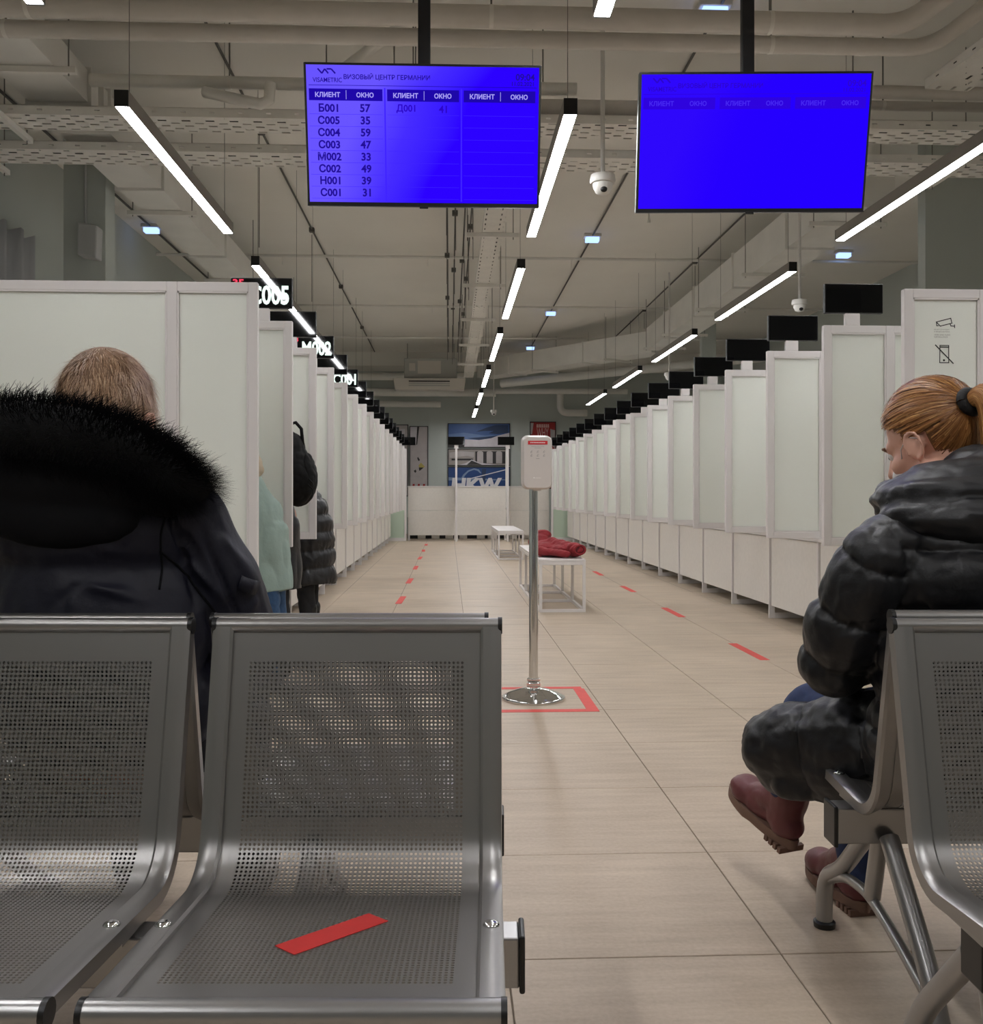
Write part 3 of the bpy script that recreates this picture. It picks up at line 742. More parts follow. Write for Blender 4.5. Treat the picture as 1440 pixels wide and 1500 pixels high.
S('print_haze', [(0, .2), (1, .2), (1, .55), (.6, .5), (.25, .62), (0, .55)], 'p_sky2', 1)
S('print_snow', [(.26, 0), (1, 0), (1, .62), (.82, .5), (.7, .4), (.5, .3), (.27, .33)], 'p_snow', 2)
S('print_ridge', [(.3, .38), (.5, .3), (.7, .38), (.82, .5), (.6, .44)], 'p_navy', 3)
S('print_cloud', [(.45, .66), (.62, .84), (.78, .96), (.98, .96), (.98, .62), (.8, .56), (.66, .6), (.74, .7), (.6, .7)], 'p_navy', 3)
S('print_forest', [(0, 0), (.26, 0), (.26, .36), (0, .40)], 'p_dark', 3)
S, T = poster(.0, 1.60, 1.80, 2.21, 'p_grey', 'framed wide grey poster of an arched building, middle of three')
for k in range(3): S('print_column', [(.47 + .155 * k, .12), (.57 + .155 * k, .12), (.57 + .155 * k, .82), (.54 + .155 * k, .9), (.49 + .155 * k, .9), (.47 + .155 * k, .82)], 'p_pale', 2)
S('print_gap', [(.44, .1), (.96, .1), (.96, .88), (.44, .88)], 'p_dark', 1)
S('print_roof', [(.02, .45), (.02, .8), (.2, .9), (.42, .82), (.42, .5), (.3, .6)], 'p_pale', 2)
S('print_windows', [(.05, .3), (.4, .3), (.4, .42), (.05, .42)], 'p_dark', 2)
S('print_tent', [(.18, .02), (.8, .02), (.5, .16), (.38, .36), (.28, .12)], 'p_snow', 3)
S('print_tent_shade', [(.3, .02), (.55, .02), (.38, .3)], 'p_dark', 4)
S, T = poster(.0, 1.60, .98, 1.74, 'p_blue', 'framed wide dark blue poster with large white lettering, lowest of three')
S('print_arc', [(.2, .6), (.24, .75), (.32, .9), (.42, .97), (.5, .93), (.54, .8), (.52, .8), (.48, .88), (.42, .92), (.33, .85), (.27, .72), (.24, .6)], 'p_steel', 2)
S('print_strut', [(.36, .6), (.98, .93), (.98, .96), (.34, .62)], 'p_white', 3)
S('print_tower', [(.54, .5), (.6, .5), (.62, .95), (.55, .95)], 'p_navy', 2)
S('print_rail', [(.0, .55), (.98, .56), (.98, .58), (.0, .66)], 'p_steel', 1)
T('HKW', .46, .39, .84, .5, 'p_white', 4, .1, .05)
S, T = poster(2.16, 2.81, 1.2, 2.93, 'p_red', 'framed red and orange poster reading WHY at the right')
S('print_glow', [(.03, .55), (.1, .7), (.3, .7), (.32, .55), (.2, .4)], 'p_orange', 1)
S('print_slash', [(.0, .82), (.06, .82), (.12, .99), (.0, .99)], 'p_pale', 2)
S('print_slash', [(.82, .66), (.99, .6), (.99, .88), (.80, .9)], 'p_pale', 2)
for k in range(7): S('print_small_word', [(.24 + .075 * k, .92), (.30 + .075 * k, .92), (.295 + .075 * k, .972), (.245 + .075 * k, .972)], 'p_pink', 3)
T('WHY', .49, .843, .48, .137, 'p_pink', 4, 0, .0)
T('VE', .79, .674, .2, .145, 'p_pink', 4, 0, .0)
S, T = poster(-1.0, -.55, 1.0, 2.80, 'p_pale', 'framed tall pale poster with dark birds and yellow flower')
S('print_shade', [(.0, .75), (.36, .75), (.48, 1), (0, 1)], 'p_snow', 1)
S('print_branch', [(.34, .74), (.40, .74), (.52, 1), (.40, 1)], 'p_dark', 2)
S('print_bird', [(.4, .55), (.46, .56), (.56, .52), (.5, .50), (.44, .52)], 'p_dark', 3)
S('print_flower', [(.48, .44), (.62, .48), (.86, .42), (.7, .40), (.52, .41)], 'p_yellow', 3)
S('print_leaf', [(.5, .41), (.78, .41), (.6, .37), (.52, .36)], 'p_dark', 4)
S('print_bird', [(.2, .36), (.32, .38), (.36, .35), (.28, .33)], 'p_dark', 3)
for k in range(3): S('print_letter_top', [(.1 + .3 * k, .02), (.22 + .3 * k, .02), (.26 + .3 * k, .17), (.14 + .3 * k, .17)], 'p_red', 3)
S, T = poster(-1.78, -1.07, 1.0, 2.84, 'p_pale', 'framed pale poster half hidden behind the left dividers')
S('print_cloud', [(.1, .5), (.9, .5), (.9, .95), (.1, .9)], 'p_snow', 1)

# ------------------------------------------------------------------ floor tape
for side, x, ys in (('left', -.455, [9.25 + 2.07 * k for k in range(6)]), ('right', 1.92, [6.1 + 2.07 * k for k in range(4)])):
    for k, y in enumerate(ys):
        l, w_ = .33, .03
        o = MB().box(-w_, w_, -l, l, 0.0002, .0012).build('floor_tape', 'red_floor_tape'); o.location = (x, y, 0); o.rotation_euler = (0, 0, random.uniform(-.03, .03))
        tag(o, 'red dash of tape on the floor, %s of the %s line counting from the camera' % (ORD[k], side), 'tape', 'red floor tape dashes')
# red taped square round the dispenser stand
o = empty('floor_tape_square', (.41, 4.72, 0)); off = o.location.copy()
for x0, x1, y0, y1 in ((.13, .70, 4.43, 4.485), (.15, .69, 4.96, 5.01), (.645, .70, 4.485, 4.96), (.13, .185, 4.485, 4.96)):
    MB().box(x0, x1, y0, y1, .0002, .0012).build('tape_strip', 'red_floor_tape', o, None, 0, off)
tag(o, 'red taped square on the floor around the dispenser stand', 'tape')

# ------------------------------------------------------------------ dispenser on its stand
sx_, sy_ = .418, 4.72
r = empty('dispenser_stand', (sx_, sy_, 0))
MB().lathe([(.155, .0), (.158, .006), (.156, .014), (.15, .018), (.12, .032), (.07, .048), (.035, .056), (.032, .06)], seg=48).build('base', 'chrome', r, 50)
MB().lathe([(.031, .058), (.034, .062), (.034, .08), (.028, .086), (.033, .092), (.033, .1), (.026, .104)], seg=32).build('collar', 'chrome', r, 40)
MB().tube([(0, 0, .1), (0, 0, 1.22)], .0225, 28).build('pole', 'chrome', r, 50)
MB().box(-.04, .04, -.031, -.0225, 1.06, 1.24).build('back_plate', 'galvanised', r, None, .002)
tag(r, 'chrome pole stand with round base inside the red taped square', 'stand')
d = empty('sanitiser_dispenser', (sx_ + .008, sy_ - .062, 1.03))
def rr_body(x, z0, z1, y0, y1, rad):
    m_ = MB(); P = round_rect(-x, x, z0, z1, rad, 8); n = len(P); V = []
    for (s_, y) in ((.94, y0), (.985, y0 + .008), (1, y0 + .02), (1, y1)):
        V += [(px * s_, y, (pz - (z0 + z1) / 2) * s_ + (z0 + z1) / 2) for px, pz in P]
    Fc = [tuple(range(n)), tuple(range(4 * n - 1, 3 * n - 1, -1))]
    for q in range(3): Fc += [(q * n + i, (q + 1) * n + i, (q + 1) * n + (i + 1) % n, q * n + (i + 1) % n) for i in range(n)]
    return m_.add(V, Fc)
rr_body(.07, 0, .257, -.075, .03, .028).build('case', 'dispenser_white', d, 50)
rr_body(.073, .004, .262, -.02, .028, .03).build('back_shell', 'dispenser_white', d, 50)
MB().box(-.047, .047, -.0762, -.0752, .214, .232).build('red_label', 'red_label', d)
t = MB()
for k in range(13): t.box(-.036 + k * .0056, -.0325 + k * .0056, -.0766, -.0763, .2205, .2255)
t.build('label_lettering', 'white_print', d)
t = MB()
for k in range(8): t.box(-.03 + k * .0078, -.0245 + k * .0078, -.0758, -.0752, .2035, .2055)
t.box(-.016, .016, -.0758, -.0752, .197, .1985)
for k in range(3):
    for q in range(2):
        cx, cz = -.03 + k * .03, .18 - q * .018
        t.tube([(cx - .004, -.0756, cz - .003), (cx + .001, -.0756, cz + .004), (cx + .005, -.0756, cz + .001)], .0012, 5)
        t.box(cx - .004, cx + .004, -.0758, -.0752, cz - .0055, cz - .004)
t.box(-.008, .008, -.0758, -.0752, .146, .148)
t.build('pictograms', 'grey_print', d)
t = MB(); t.ell((-.018, -.0754, .055), (.0035, .0006, .0035), None, 10, 6); t.box(-.012, .014, -.0758, -.0752, .0535, .0555); t.build('maker_mark', 'white_print', d)
MB().box(-.02, .02, -.055, -.02, -.008, .002).build('nozzle', 'dispenser_white', d, None, .003)
tag(d, 'white wall-type hand sanitiser dispenser with red label on the chrome pole', 'dispenser')

# ------------------------------------------------------------------ white benches
def bench():
    r = empty('white_bench'); W, L_, Hh, t = .40, 2.35, .455, .026
    MB().box(0, W, 0, L_, Hh - .022, Hh).build('seat_board', 'white_lacquer', r, None, .003)
    ys = [0, L_ / 3, 2 * L_ / 3, L_ - t]
    for x in (0, W - t):
        for y in ys: MB().box(x, x + t, y, y + t, t, Hh - .05).build('leg', 'white_lacquer', r, None, .002)
        MB().box(x, x + t, 0, L_, 0, t).build('floor_rail', 'white_lacquer', r, None, .002)
        MB().box(x, x + t, 0, L_, Hh - .05, Hh - .023).build('top_rail', 'white_lacquer', r, None, .002)
    for y in ys:
        MB().box(t, W - t, y, y + t, 0, t).build('cross_rail', 'white_lacquer', r, None, .002)
    for y in (0, L_ - t): MB().box(t, W - t, y, y + t, Hh - .05, Hh - .023).build('cross_rail', 'white_lacquer', r, None, .002)
    return r
b1 = bench(); b1.location = (.776, 8.21, 0)
tag(b1, 'nearer white metal bench with the red coat lying on it', 'bench', 'white benches in the aisle')
b2 = copy_tree(b1); b2.location = (.77, 14.95, 0)
tag(b2, 'farther white metal bench, empty, near the end of the aisle', 'bench', 'white benches in the aisle')

# ------------------------------------------------------------------ camera and phone sign on the nearest right divider
o = empty('notice_sign', (XR + .045 + .165, YB - .0046, 1.78))
def strokes(pts, t_, close=False):
    m_ = MB(); P = list(pts) + ([pts[0]] if close else [])
    for (ax, az), (bx, bz) in zip(P, P[1:]):
        d_ = Vector((bx - ax, bz - az)); e = d_.normalized() * t_ / 2; nn = Vector((-d_.y, d_.x)).normalized() * t_ / 2
        m_.add([(ax - e.x + nn.x, -.0008, az - e.y + nn.y), (ax - e.x - nn.x, -.0008, az - e.y - nn.y), (bx + e.x - nn.x, -.0008, bz + e.y - nn.y), (bx + e.x + nn.x, -.0008, bz + e.y + nn.y)], [(0, 1, 2, 3)])
    return m_
k_ = .27 / 1000
def sp(u, v): return ((u - 625) * k_, (760 - v) * k_)
c_ = strokes([sp(475, 420), sp(750, 348), sp(772, 440), sp(550, 495)], .0042, True)
for pp in ([sp(480, 430), sp(483, 488), sp(515, 488)], [sp(738, 450), sp(752, 490), sp(822, 496)], [sp(822, 472), sp(824, 522)]):
    q = strokes(pp, .0042); c_.add(q.v, q.f)
c_.build('camera_pictogram', 'sign_black', o)
c_ = strokes([sp(545, 855), sp(710, 855), sp(712, 1175), sp(540, 1175)], .0042, True)
for pp in ([sp(545, 885), sp(710, 885)], [sp(462, 850), sp(795, 1185)], [sp(612, 1130), sp(632, 1130)], [sp(620, 1120), sp(620, 1140)]):
    q = strokes(pp, .0055); c_.add(q.v, q.f)
c_.build('phone_pictogram', 'sign_black', o)
t = MB()
for body, v, w_ in (('ВЕДЕТСЯ АУДИО', 560, 290), ('И ВИДЕОЗАПИСЬ', 600, 295), ('VIDEO AND AUDIO', 658, 305), ('SURVEILLANCE', 697, 255)):
    x, z = sp(435 + w_ / 2, v); put_text(t, body, x, -.0008, z, w=w_ * k_, h=.0062)
t.build('sign_lettering', 'grey_print', o)
tag(o, 'black camera and crossed-out phone pictograms on the nearest right pane', 'sign')
tag(MB().box(XL - .20, XL - .165, YB + PITCH - .024, YB + PITCH - .0205, ZB - .035, ZB + .01).build('paper_tag', 'white_print'), 'small white paper tag at the foot of the second left divider', 'tag')

# ------------------------------------------------------------------ perforated beam seating
CW = .471
def seat_path():
    A, B, C = Vector((0, .432)), Vector((.424, .402)), Vector((.508, .785)); R = .085
    u = (A - B).normalized(); v = (C - B).normalized(); ang = math.acos(u.dot(v)); t = R / math.tan(ang / 2)
    P0 = B + u * t; P1 = B + v * t; cen = B + (u + v).normalized() * (R / math.sin(ang / 2))
    a0 = math.atan2(P0.y - cen.y, P0.x - cen.x); a1 = math.atan2(P1.y - cen.y, P1.x - cen.x)
    if a1 - a0 > PI: a1 -= 2 * PI
    if a0 - a1 > PI: a1 += 2 * PI
    pts = [A] + [cen + R * Vector((math.cos(a0 + (a1 - a0) * k / 14), math.sin(a0 + (a1 - a0) * k / 14))) for k in range(15)] + [C]
    s = [0]
    for p, q in zip(pts, pts[1:]): s.append(s[-1] + (q - p).length)
    return pts, s
SP, SS = seat_path(); SL = SS[-1]
def at(s):
    s = max(0, min(SL, s))
    for k in range(len(SP) - 1):
        if s <= SS[k + 1] + 1e-9:
            f = (s - SS[k]) / max(1e-9, SS[k + 1] - SS[k]); p = SP[k].lerp(SP[k + 1], f)
            d = (SP[k + 1] - SP[k]).normalized(); return p, Vector((-d.y, d.x))
    return SP[-1], Vector((-1, 0))
def seat_unit(root):
    px_ = .0070
    nh = 50; bx = CW / 2 - .034; side = bx - nh * px_ / 2
    us = [-bx, -bx + side] + [-bx + side + px_ * k for k in range(1, nh + 1)] + [bx]
    s0, s1 = .058, SL - .05; nr = int((s1 - s0) / px_)
    vs = [.0, s0] + [s0 + px_ * k for k in range(1, nr + 1)] + [SL]
    def fn(u, s):
        p, n = at(s); return (u, p.x, p.y)
    V, Fc = perf_sheet(us, vs, fn, lambda i, j: 1 <= i < len(us) - 2 and 1 <= j < len(vs) - 2, .0022, .0022)
    sh = MB().add(V, Fc).build('seat_shell', 'chair_silver', root, 180)
    so = sh.modifiers.new('thick', 'SOLIDIFY'); so.thickness = .0015; so.offset = 0; so.use_even_offset = True
    dg = bpy.context.evaluated_depsgraph_get(); dg.update()
    nm_ = bpy.data.meshes.new_from_object(sh.evaluated_get(dg)); sh.modifiers.clear(); om_ = sh.data; sh.data = nm_; bpy.data.meshes.remove(om_); nm_.name = 'seat_shell'
    nm_.shade_smooth(); nm_.set_sharp_from_angle(angle=math.radians(35))
    # folded side rims
    NS = 48
    for sx in (-1, 1):
        V = []; Fc = []; sec = [(0, .0), (0, .007), (.004, .0105), (.014, .011), (.026, .011), (.033, .007), (.034, -.012), (.028, -.014), (.004, -.004)]
        if sx < 0: pass
        n = len(sec)
        for k in range(NS + 1):
            p, nn = at(SL * k / NS)
            for (a, h_) in sec: V.append((sx * (bx + a), p.x + nn.x * h_, p.y + nn.y * h_))
        for k in range(NS):
            for i in range(n):
                i2 = (i + 1) % n; q = (k * n + i, k * n + i2, (k + 1) * n + i2, (k + 1) * n + i); Fc.append(q if sx > 0 else q[::-1])
        MB().add(V, Fc).build('side_rim', 'chair_silver', sh, 35)
        p, nn = at(.215)
        M_ = Vector((sx * (bx + .017), p.x + nn.x * .011, p.y + nn.y * .011))
        MB().ell(M_, (.0115, .0115, .006)).build('bolt', 'bolt_chrome', sh, 180)
    MB().tube([(-CW / 2 + .006, -.004, .428), (CW / 2 - .006, -.004, .428)], .0155, 18).build('front_tube', 'chair_bar', sh, 50)
    p, nn = at(SL)
    MB().tube([(-CW / 2 + .006, p.x + .003, p.y + .002), (CW / 2 - .006, p.x + .003, p.y + .002)], .0125, 16).build('top_tube', 'chair_silver', sh, 50)
    for sx in (-1, 1):
        MB().tube([(sx * (CW / 2 - .006), -.004, .428), (sx * (CW / 2 + .001), -.004, .428)], .0165, 16).build('end_cap', 'black_plastic', sh, 50)
        MB().tube([(sx * (CW / 2 - .006), p.x + .003, p.y + .002), (sx * (CW / 2 + .001), p.x + .003, p.y + .002)], .0138, 16).build('end_cap', 'black_plastic', sh, 50)
    return sh
def leg_frame(root, x):
    def fil(pts, rad=.05):
        out = [Vector(pts[0])]
        for a, b, c in zip(pts, pts[1:], pts[2:]): out += elbow(a, b, c, rad, 5)[1:-1]
        out.append(Vector(pts[-1])); return out
    L = MB().tube(fil([(x, .255, .335), (x, .07, .17), (x, -.035, .12), (x, -.035, .012)], .06), .0185, 16).build('leg', 'chair_bar', root, 50)
    MB().lathe([(.024, 0), (.025, .012), (.02, .016)], (x, -.035, 0), 18).build('foot_pad', 'black_plastic', L, 40)
    L = MB().tube(fil([(x, .33, .335), (x, .50, .16), (x, .575, .02), (x, .60, .012)][:3], .06), .0185, 16).build('leg', 'chair_bar', root, 50)
    MB().lathe([(.024, 0), (.025, .012), (.02, .016)], (x, .577, 0), 18).build('foot_pad', 'black_plastic', L, 40)
    MB().tube(fil([(x, -.02, .115), (x, .10, .17), (x, .23, .185), (x, .36, .155), (x, .52, .105)], .05), .011, 12).build('brace', 'chair_bar', root, 50)
    MB().tube([(x, .29, .34), (x, .245, .185)], .017, 14).build('upright', 'chair_bar', root, 50)
def beam_bench(n_units, legs, x_from, inset=-.022):
    r = empty('waiting_bench'); units = []
    for k in range(n_units):
        s = seat_unit(r) if not units and PROTO[0] is None else copy_tree(PROTO[0] or units[0], r)
        if PROTO[0] is None: PROTO[0] = s
        s.parent = r; s.location = (x_from + .506 * k, 0, 0); units.append(s)
    xa, xb = x_from - CW / 2 + inset, x_from + .506 * (n_units - 1) + CW / 2 + .022
    bm = MB().box(xa, xb, .262, .318, .318, .388).build('beam', 'chair_bar', r, None, .003)
    for x0, x1 in ((xa - .008, xa), (xb, xb + .008)): MB().box(x0, x1, .258, .322, .312, .392).build('beam_cap', 'black_plastic', bm, None, .003)
    for k in range(n_units):
        for sx in (-.205, .205): MB().box(x_from + .506 * k + sx - .02, x_from + .506 * k + sx + .02, .235, .345, .388, .3965).build('bracket', 'chair_bar', bm)
    for x in legs: leg_frame(r, x)
    return r
PROTO = [None]
def B2W(x, y, z=0):   # bench frame (turned with the row) to world
    return (x * math.cos(YAW) + y * math.sin(YAW), -x * math.sin(YAW) + y * math.cos(YAW), z)
def put(r, x, y, flip=False):
    r.location = B2W(x, y); r.rotation_euler = (0, 0, -YAW + (PI if flip else 0)); return r
G = 'perforated metal waiting benches'
tag(put(beam_bench(3, [.506 * .35, .506 * 1.62], 0), -.219 - .506 * 2, 1.068), 'perforated grey metal bench in front, left, with red tape on a seat', 'bench', G)
tag(put(beam_bench(2, [-.19, .40], 0, .03), .890, 1.068), 'perforated grey metal bench in front at the right edge', 'bench', G)
tag(put(beam_bench(3, [.10, .75], 0), -.2415, 2.155, True), 'perforated grey metal bench facing away, under the man in navy jacket', 'bench', G)
tag(put(beam_bench(2, [.06, .668], 0), .935 + .506, 2.20, True), 'perforated grey metal bench facing away, under the woman with ponytail', 'bench', G)
# strip of red tape stuck on the middle seat
def seat_xy(x, y):
    for k in range(200):
        p, n = at(SL * k / 400)
        if p.x >= y: return (x, y + n.x * .0014, p.y + n.y * .0014)
c0, c1, wv = Vector((-.263, 1.222)), Vector((-.157, 1.336)), .021
d_ = (c1 - c0).normalized(); nn = Vector((-d_.y, d_.x)) * wv; V = []
for k in range(9):
    c = c0.lerp(c1, k / 8)
    for sg in (1, -1):
        p = c + nn * sg; q = seat_xy(p.x + .219, p.y - 1.068); V.append(q)
m_ = MB().add(V, [(2 * k, 2 * k + 1, 2 * k + 3, 2 * k + 2) for k in range(8)])
o = m_.build('seat_tape', 'red_tape'); md = o.modifiers.new('thick', 'SOLIDIFY'); md.thickness = .0008; md.offset = 1
put(o, -.219, 1.068); tag(o, 'red strip of tape stuck slantwise on the middle metal seat', 'tape')

# ------------------------------------------------------------------ soft bodies: union of volumes, remeshed into one skin
def arr(m):
    n = len(m.vertices); co = np.empty(n * 3, np.float64); m.vertices.foreach_get('co', co)
    no = np.empty(n * 3, np.float32); m.vertex_normals.foreach_get('vector', no)
    return co.reshape(-1, 3), no.reshape(-1, 3).astype(np.float64)
def blob(mb, voxel, smooth=6, disps=(), off=(0, 0, 0)):
    t = bpy.data.objects.new('tmp', mb.mesh('tmp')); COL.objects.link(t)
    r = t.modifiers.new('r', 'REMESH'); r.mode = 'VOXEL'; r.voxel_size = voxel; r.use_smooth_shade = True
    if smooth: q = t.modifiers.new('s', 'SMOOTH'); q.iterations = smooth; q.factor = .5
    dg = bpy.context.evaluated_depsgraph_get(); dg.update()
    m = bpy.data.meshes.new_from_object(t.evaluated_get(dg)); tm = t.data; bpy.data.objects.remove(t); bpy.data.meshes.remove(tm)
    for f in disps:
        co, no = arr(m); co = co + no * f(co, no)[:, None]; m.vertices.foreach_set('co', co.ravel()); m.update()
    m.transform(Matrix.Translation(-Vector(off))); m.update(); m.shade_smooth()
    return m
def wrinkle(scale, amp, seed=0.0, stretch=(1, 1, 1), ridged=True):
    def f(co, no):
        st = Vector(stretch)
        out = np.empty(len(co))
        for i, p in enumerate(co):
            v = noise.noise(Vector((p[0] * scale * st.x + seed, p[1] * scale * st.y + seed, p[2] * scale * st.z)))
            out[i] = (abs(v) * 2 - .5) if ridged else v
        return out * amp
    return f
def seg_param(co, a, b):
    a = np.array(a); b = np.array(b); d = b - a; L = np.linalg.norm(d); u = d / L
    s = np.clip((co - a) @ u, 0, L); q = a + s[:, None] * u
    return np.linalg.norm(co - q, axis=1), ((co - a) @ u)
def quilt(bones, amp):
    """bones: (a, b, radius, spacing, phase) - puffs between stitched rings, along the nearest bone"""
    def f(co, no):
        best = np.full(len(co), 1e9); val = np.zeros(len(co))
        for a, b, rad, sp_, ph in bones:
            d, s = seg_param(co, a, b); d = d / rad
            v = np.abs(np.sin(PI * (s / sp_ + ph))) ** .45
            k = d < best; best[k] = d[k]; val[k] = v[k]
        puck = np.array([noise.noise(Vector((p[0] * 46, p[1] * 46, p[2] * 17))) for p in co])
        return amp * (val - .75) + amp * .55 * puck * np.clip(1.15 - val, 0, 1)
    return f
def crease(p, n, width, depth, centre, radius):
    p = np.array(p); n = np.array(n) / np.linalg.norm(n); c = np.array(centre)
    def f(co, no):
        d = (co - p) @ n; w_ = np.exp(-(np.linalg.norm(co - c, axis=1) / radius) ** 4)
        return -depth * np.exp(-(d / width) ** 2) * w_
    return f
def strands(name, paths, width, material, parent, tints):
    """each path: list of points; a thin tapering ribbon facing outwards along the given normal"""
    V = []; Fc = []; T = []
    for (pts, nrm), tint in zip(paths, tints):
        o = len(V); n = len(pts)
        for k, p in enumerate(pts):
            d = pts[min(k + 1, n - 1)] - pts[max(k - 1, 0)]
            s = d.cross(nrm)
            s = s.normalized() * width * (1 - .75 * k / (n - 1)) / 2 if s.length > 1e-9 else Vector((width / 2, 0, 0))
            V.append(p - s); V.append(p + s); T += [tint, tint]
        Fc += [(o + 2 * k, o + 2 * k + 1, o + 2 * k + 3, o + 2 * k + 2) for k in range(n - 1)]
    m = bpy.data.meshes.new(name); m.from_pydata([tuple(v) for v in V], [], Fc)
    a = m.attributes.new('tint', 'FLOAT', 'POINT'); a.data.foreach_set('value', T)
    m.update(); m.shade_smooth()
    o = obj(name, m, material, parent); o['kind'] = 'stuff'
    return o
def RZ(a): return Matrix.Rotation(math.radians(a), 3, 'Z')
def RX(a): return Matrix.Rotation(math.radians(a), 3, 'X')
def RY(a): return Matrix.Rotation(math.radians(a), 3, 'Y')
CR_C, CR_R = Vector((0, -.012, .028)), (.077, .098, .096)
def head_prims(mb, c, R):
    c = Vector(c)
    P = lambda x, y, z: c + R @ Vector((x, y, z))
    e = lambda p, r, q=None: mb.ell(P(*p), r, R @ q if q else R, 24, 16)
    e(CR_C, CR_R)
    e((0, .03, -.035), (.063, .064, .085)); e((0, .048, -.088), (.040, .042, .032)); e((0, .066, .012), (.052, .03, .03))
    e((-.04, .055, -.035), (.026, .03, .026)); e((.04, .055, -.035), (.026, .03, .026))
    mb.cap(P(0, .095, .005), P(0, .115, -.032), .009, .013, 10)
    for s in (-1, 1):
        mb.ell(P(s * .012, .104, -.036), (.008, .009, .007), R, 10, 8)
        Q = R @ RZ(-s * 18)
        mb.ell(P(s * .079, -.006, -.025), (.007, .019, .030), Q, 14, 10)
        pts = [(.020 * math.cos(a), .031 * math.sin(a)) for a in [math.radians(q) for q in range(-100, 215, 28)]]
        W3 = [P(s * (.085 + .004 * abs(math.sin(k * .3))), -.008 + (-px) * 1.0, -.022 + pz) for k, (px, pz) in enumerate(pts)]
        mb.tube(W3, .0042, 8)
    mb.ell(P(0, .093, -.066), (.021, .012, .006), R, 12, 8); mb.ell(P(0, .090, -.076), (.019, .011, .006), R, 12, 8)
    mb.cap(P(0, -.02, -.05), P(0, -.045, -.16), .054, .058)
def face_parts(root, c, R, off):
    c = Vector(c) - Vector(off)
    P = lambda x, y, z: c + R @ Vector((x, y, z))
    for s in (-1, 1):
        e = MB().ell(P(s * .030, .0775, -.002), (.0125, .0125, .0125), None, 16, 10).build('eye', 'eye_white', root, 180)
        MB().ell(P(s * .030, .0872, -.003), (.0055, .0042, .0055), None, 12, 8).build('iris', 'iris', e, 180)
        MB().tube([P(s * .015, .098, .017), P(s * .032, .096, .022), P(s * .05, .08, .016)], [.003, .0035, .002], 8).build('eyebrow', 'hair_base_brown', root, 180)
    MB().ell(P(0, .1, -.071), (.020, .0075, .0075), R, 14, 8).build('lips', 'lip', root, 180)
def hand_prims(mb, w, f, up, side):
    """wrist w, pointing f, back of the hand up; side = +1 when the thumb lies on f x up"""
    w = Vector(w); f = Vector(f).normalized(); up = Vector(up); up = (up - f * up.dot(f)).normalized(); t = f.cross(up) * side
    pal = w + f * .048
    mb.ell(pal, (.040, .048, .015), Matrix((t, f, up)).transposed(), 14, 10)
    for k, (L1, q) in enumerate(((.072, .030), (.080, .011), (.075, -.009), (.058, -.028))):
        a = w + f * .085 + t * q; b = a + f * L1 * .5 - up * .006; c = b + f * L1 * .35 - up * .022; d = c + f * L1 * .12 - up * .022
        mb.cap(a, b, .0092, .0086, 8); mb.cap(b, c, .0086, .0080, 8); mb.cap(c, d, .0080, .0070, 8)
    a = w + f * .02 + t * .03; b = a + f * .03 + t * .024 - up * .008; c = b + f * .032 + t * .004 - up * .008
    mb.cap(a, b, .0125, .0105, 8); mb.cap(b, c, .0105, .0085, 8)
def limb(mb, pts, rs):
    for (a, b), (r0, r1) in zip(zip(pts, pts[1:]), zip(rs, rs[1:])): mb.cap(a, b, r0, r1)
def boot(root, heel, toe, up, off, leather, sole, h=.15, s=1.0):
    heel = Vector(heel) - Vector(off); toe = Vector(toe) - Vector(off); f = (toe - heel).normalized(); up = Vector(up); up = (up - f * up.dot(f)).normalized(); x = f.cross(up)
    M = Matrix((x, f, up)).transposed(); P = lambda a, b, c: heel + M @ Vector((a, b, c))
    L = .275 * s
    m_ = MB(); m_.cap(P(0, .055, .06), P(0, .05, h), .044, .050); m_.ell(P(0, .05, .05), (.04, .055, .04), M); m_.ell(P(0, .15, .045), (.042, .09, .036), M); m_.ell(P(0, L - .075, .045), (.046, .062, .036), M); m_.cap(P(0, .07, .10), P(0, .16, .055), .044, .036)
    b = obj('boot', blob(m_, .005, 5, [wrinkle(22, .0025, 3)]), leather, root)
    out = []
    for k in range(36):
        a = 2 * PI * k / 36; yy = math.cos(a); xx = math.sin(a)
        out.append((xx * (.047 if yy > 0 else .040) * (1 - .25 * max(0, -.2 - yy * .3)), L / 2 + yy * L / 2))
    V = []
    for z in (0, .006, .026): V += [P(a * (1 if z else .96), b_ , z) for a, b_ in out]
    n = 36; Fc = [tuple(range(n))[::-1], tuple(range(2 * n, 3 * n))]
    for q in range(2): Fc += [(q * n + i, q * n + (i + 1) % n, (q + 1) * n + (i + 1) % n, (q + 1) * n + i) for i in range(n)]
    MB().add(V, Fc).build('sole', sole, b, 40)
    V = []
    hz = [(a, b_) for a, b_ in out if b_ < .075]; hz = sorted(hz, key=lambda q: math.atan2(q[1] - .035, q[0]))
    hb = MB()
    for yy in (.012, .03, .048, .066): hb.add([P(a, b_, c) for a in (-.036, .036) for b_ in (yy, yy + .011) for c in (-.012, .003)], [(0, 1, 3, 2), (4, 6, 7, 5), (0, 4, 5, 1), (2, 3, 7, 6), (0, 2, 6, 4), (1, 5, 7, 3)])
    hb.build('heel_tread', sole, b)
    ys = []
    for k in range(4):
        yy, zz = .085 + .022 * k, .145 - .02 * k if h > .1 else .1
        MB().tube([P(-.02, yy, zz - .012), P(0, yy + .008, zz - .004), P(.02, yy, zz - .012)], .0022, 6).build('lace', leather, b)
    return b

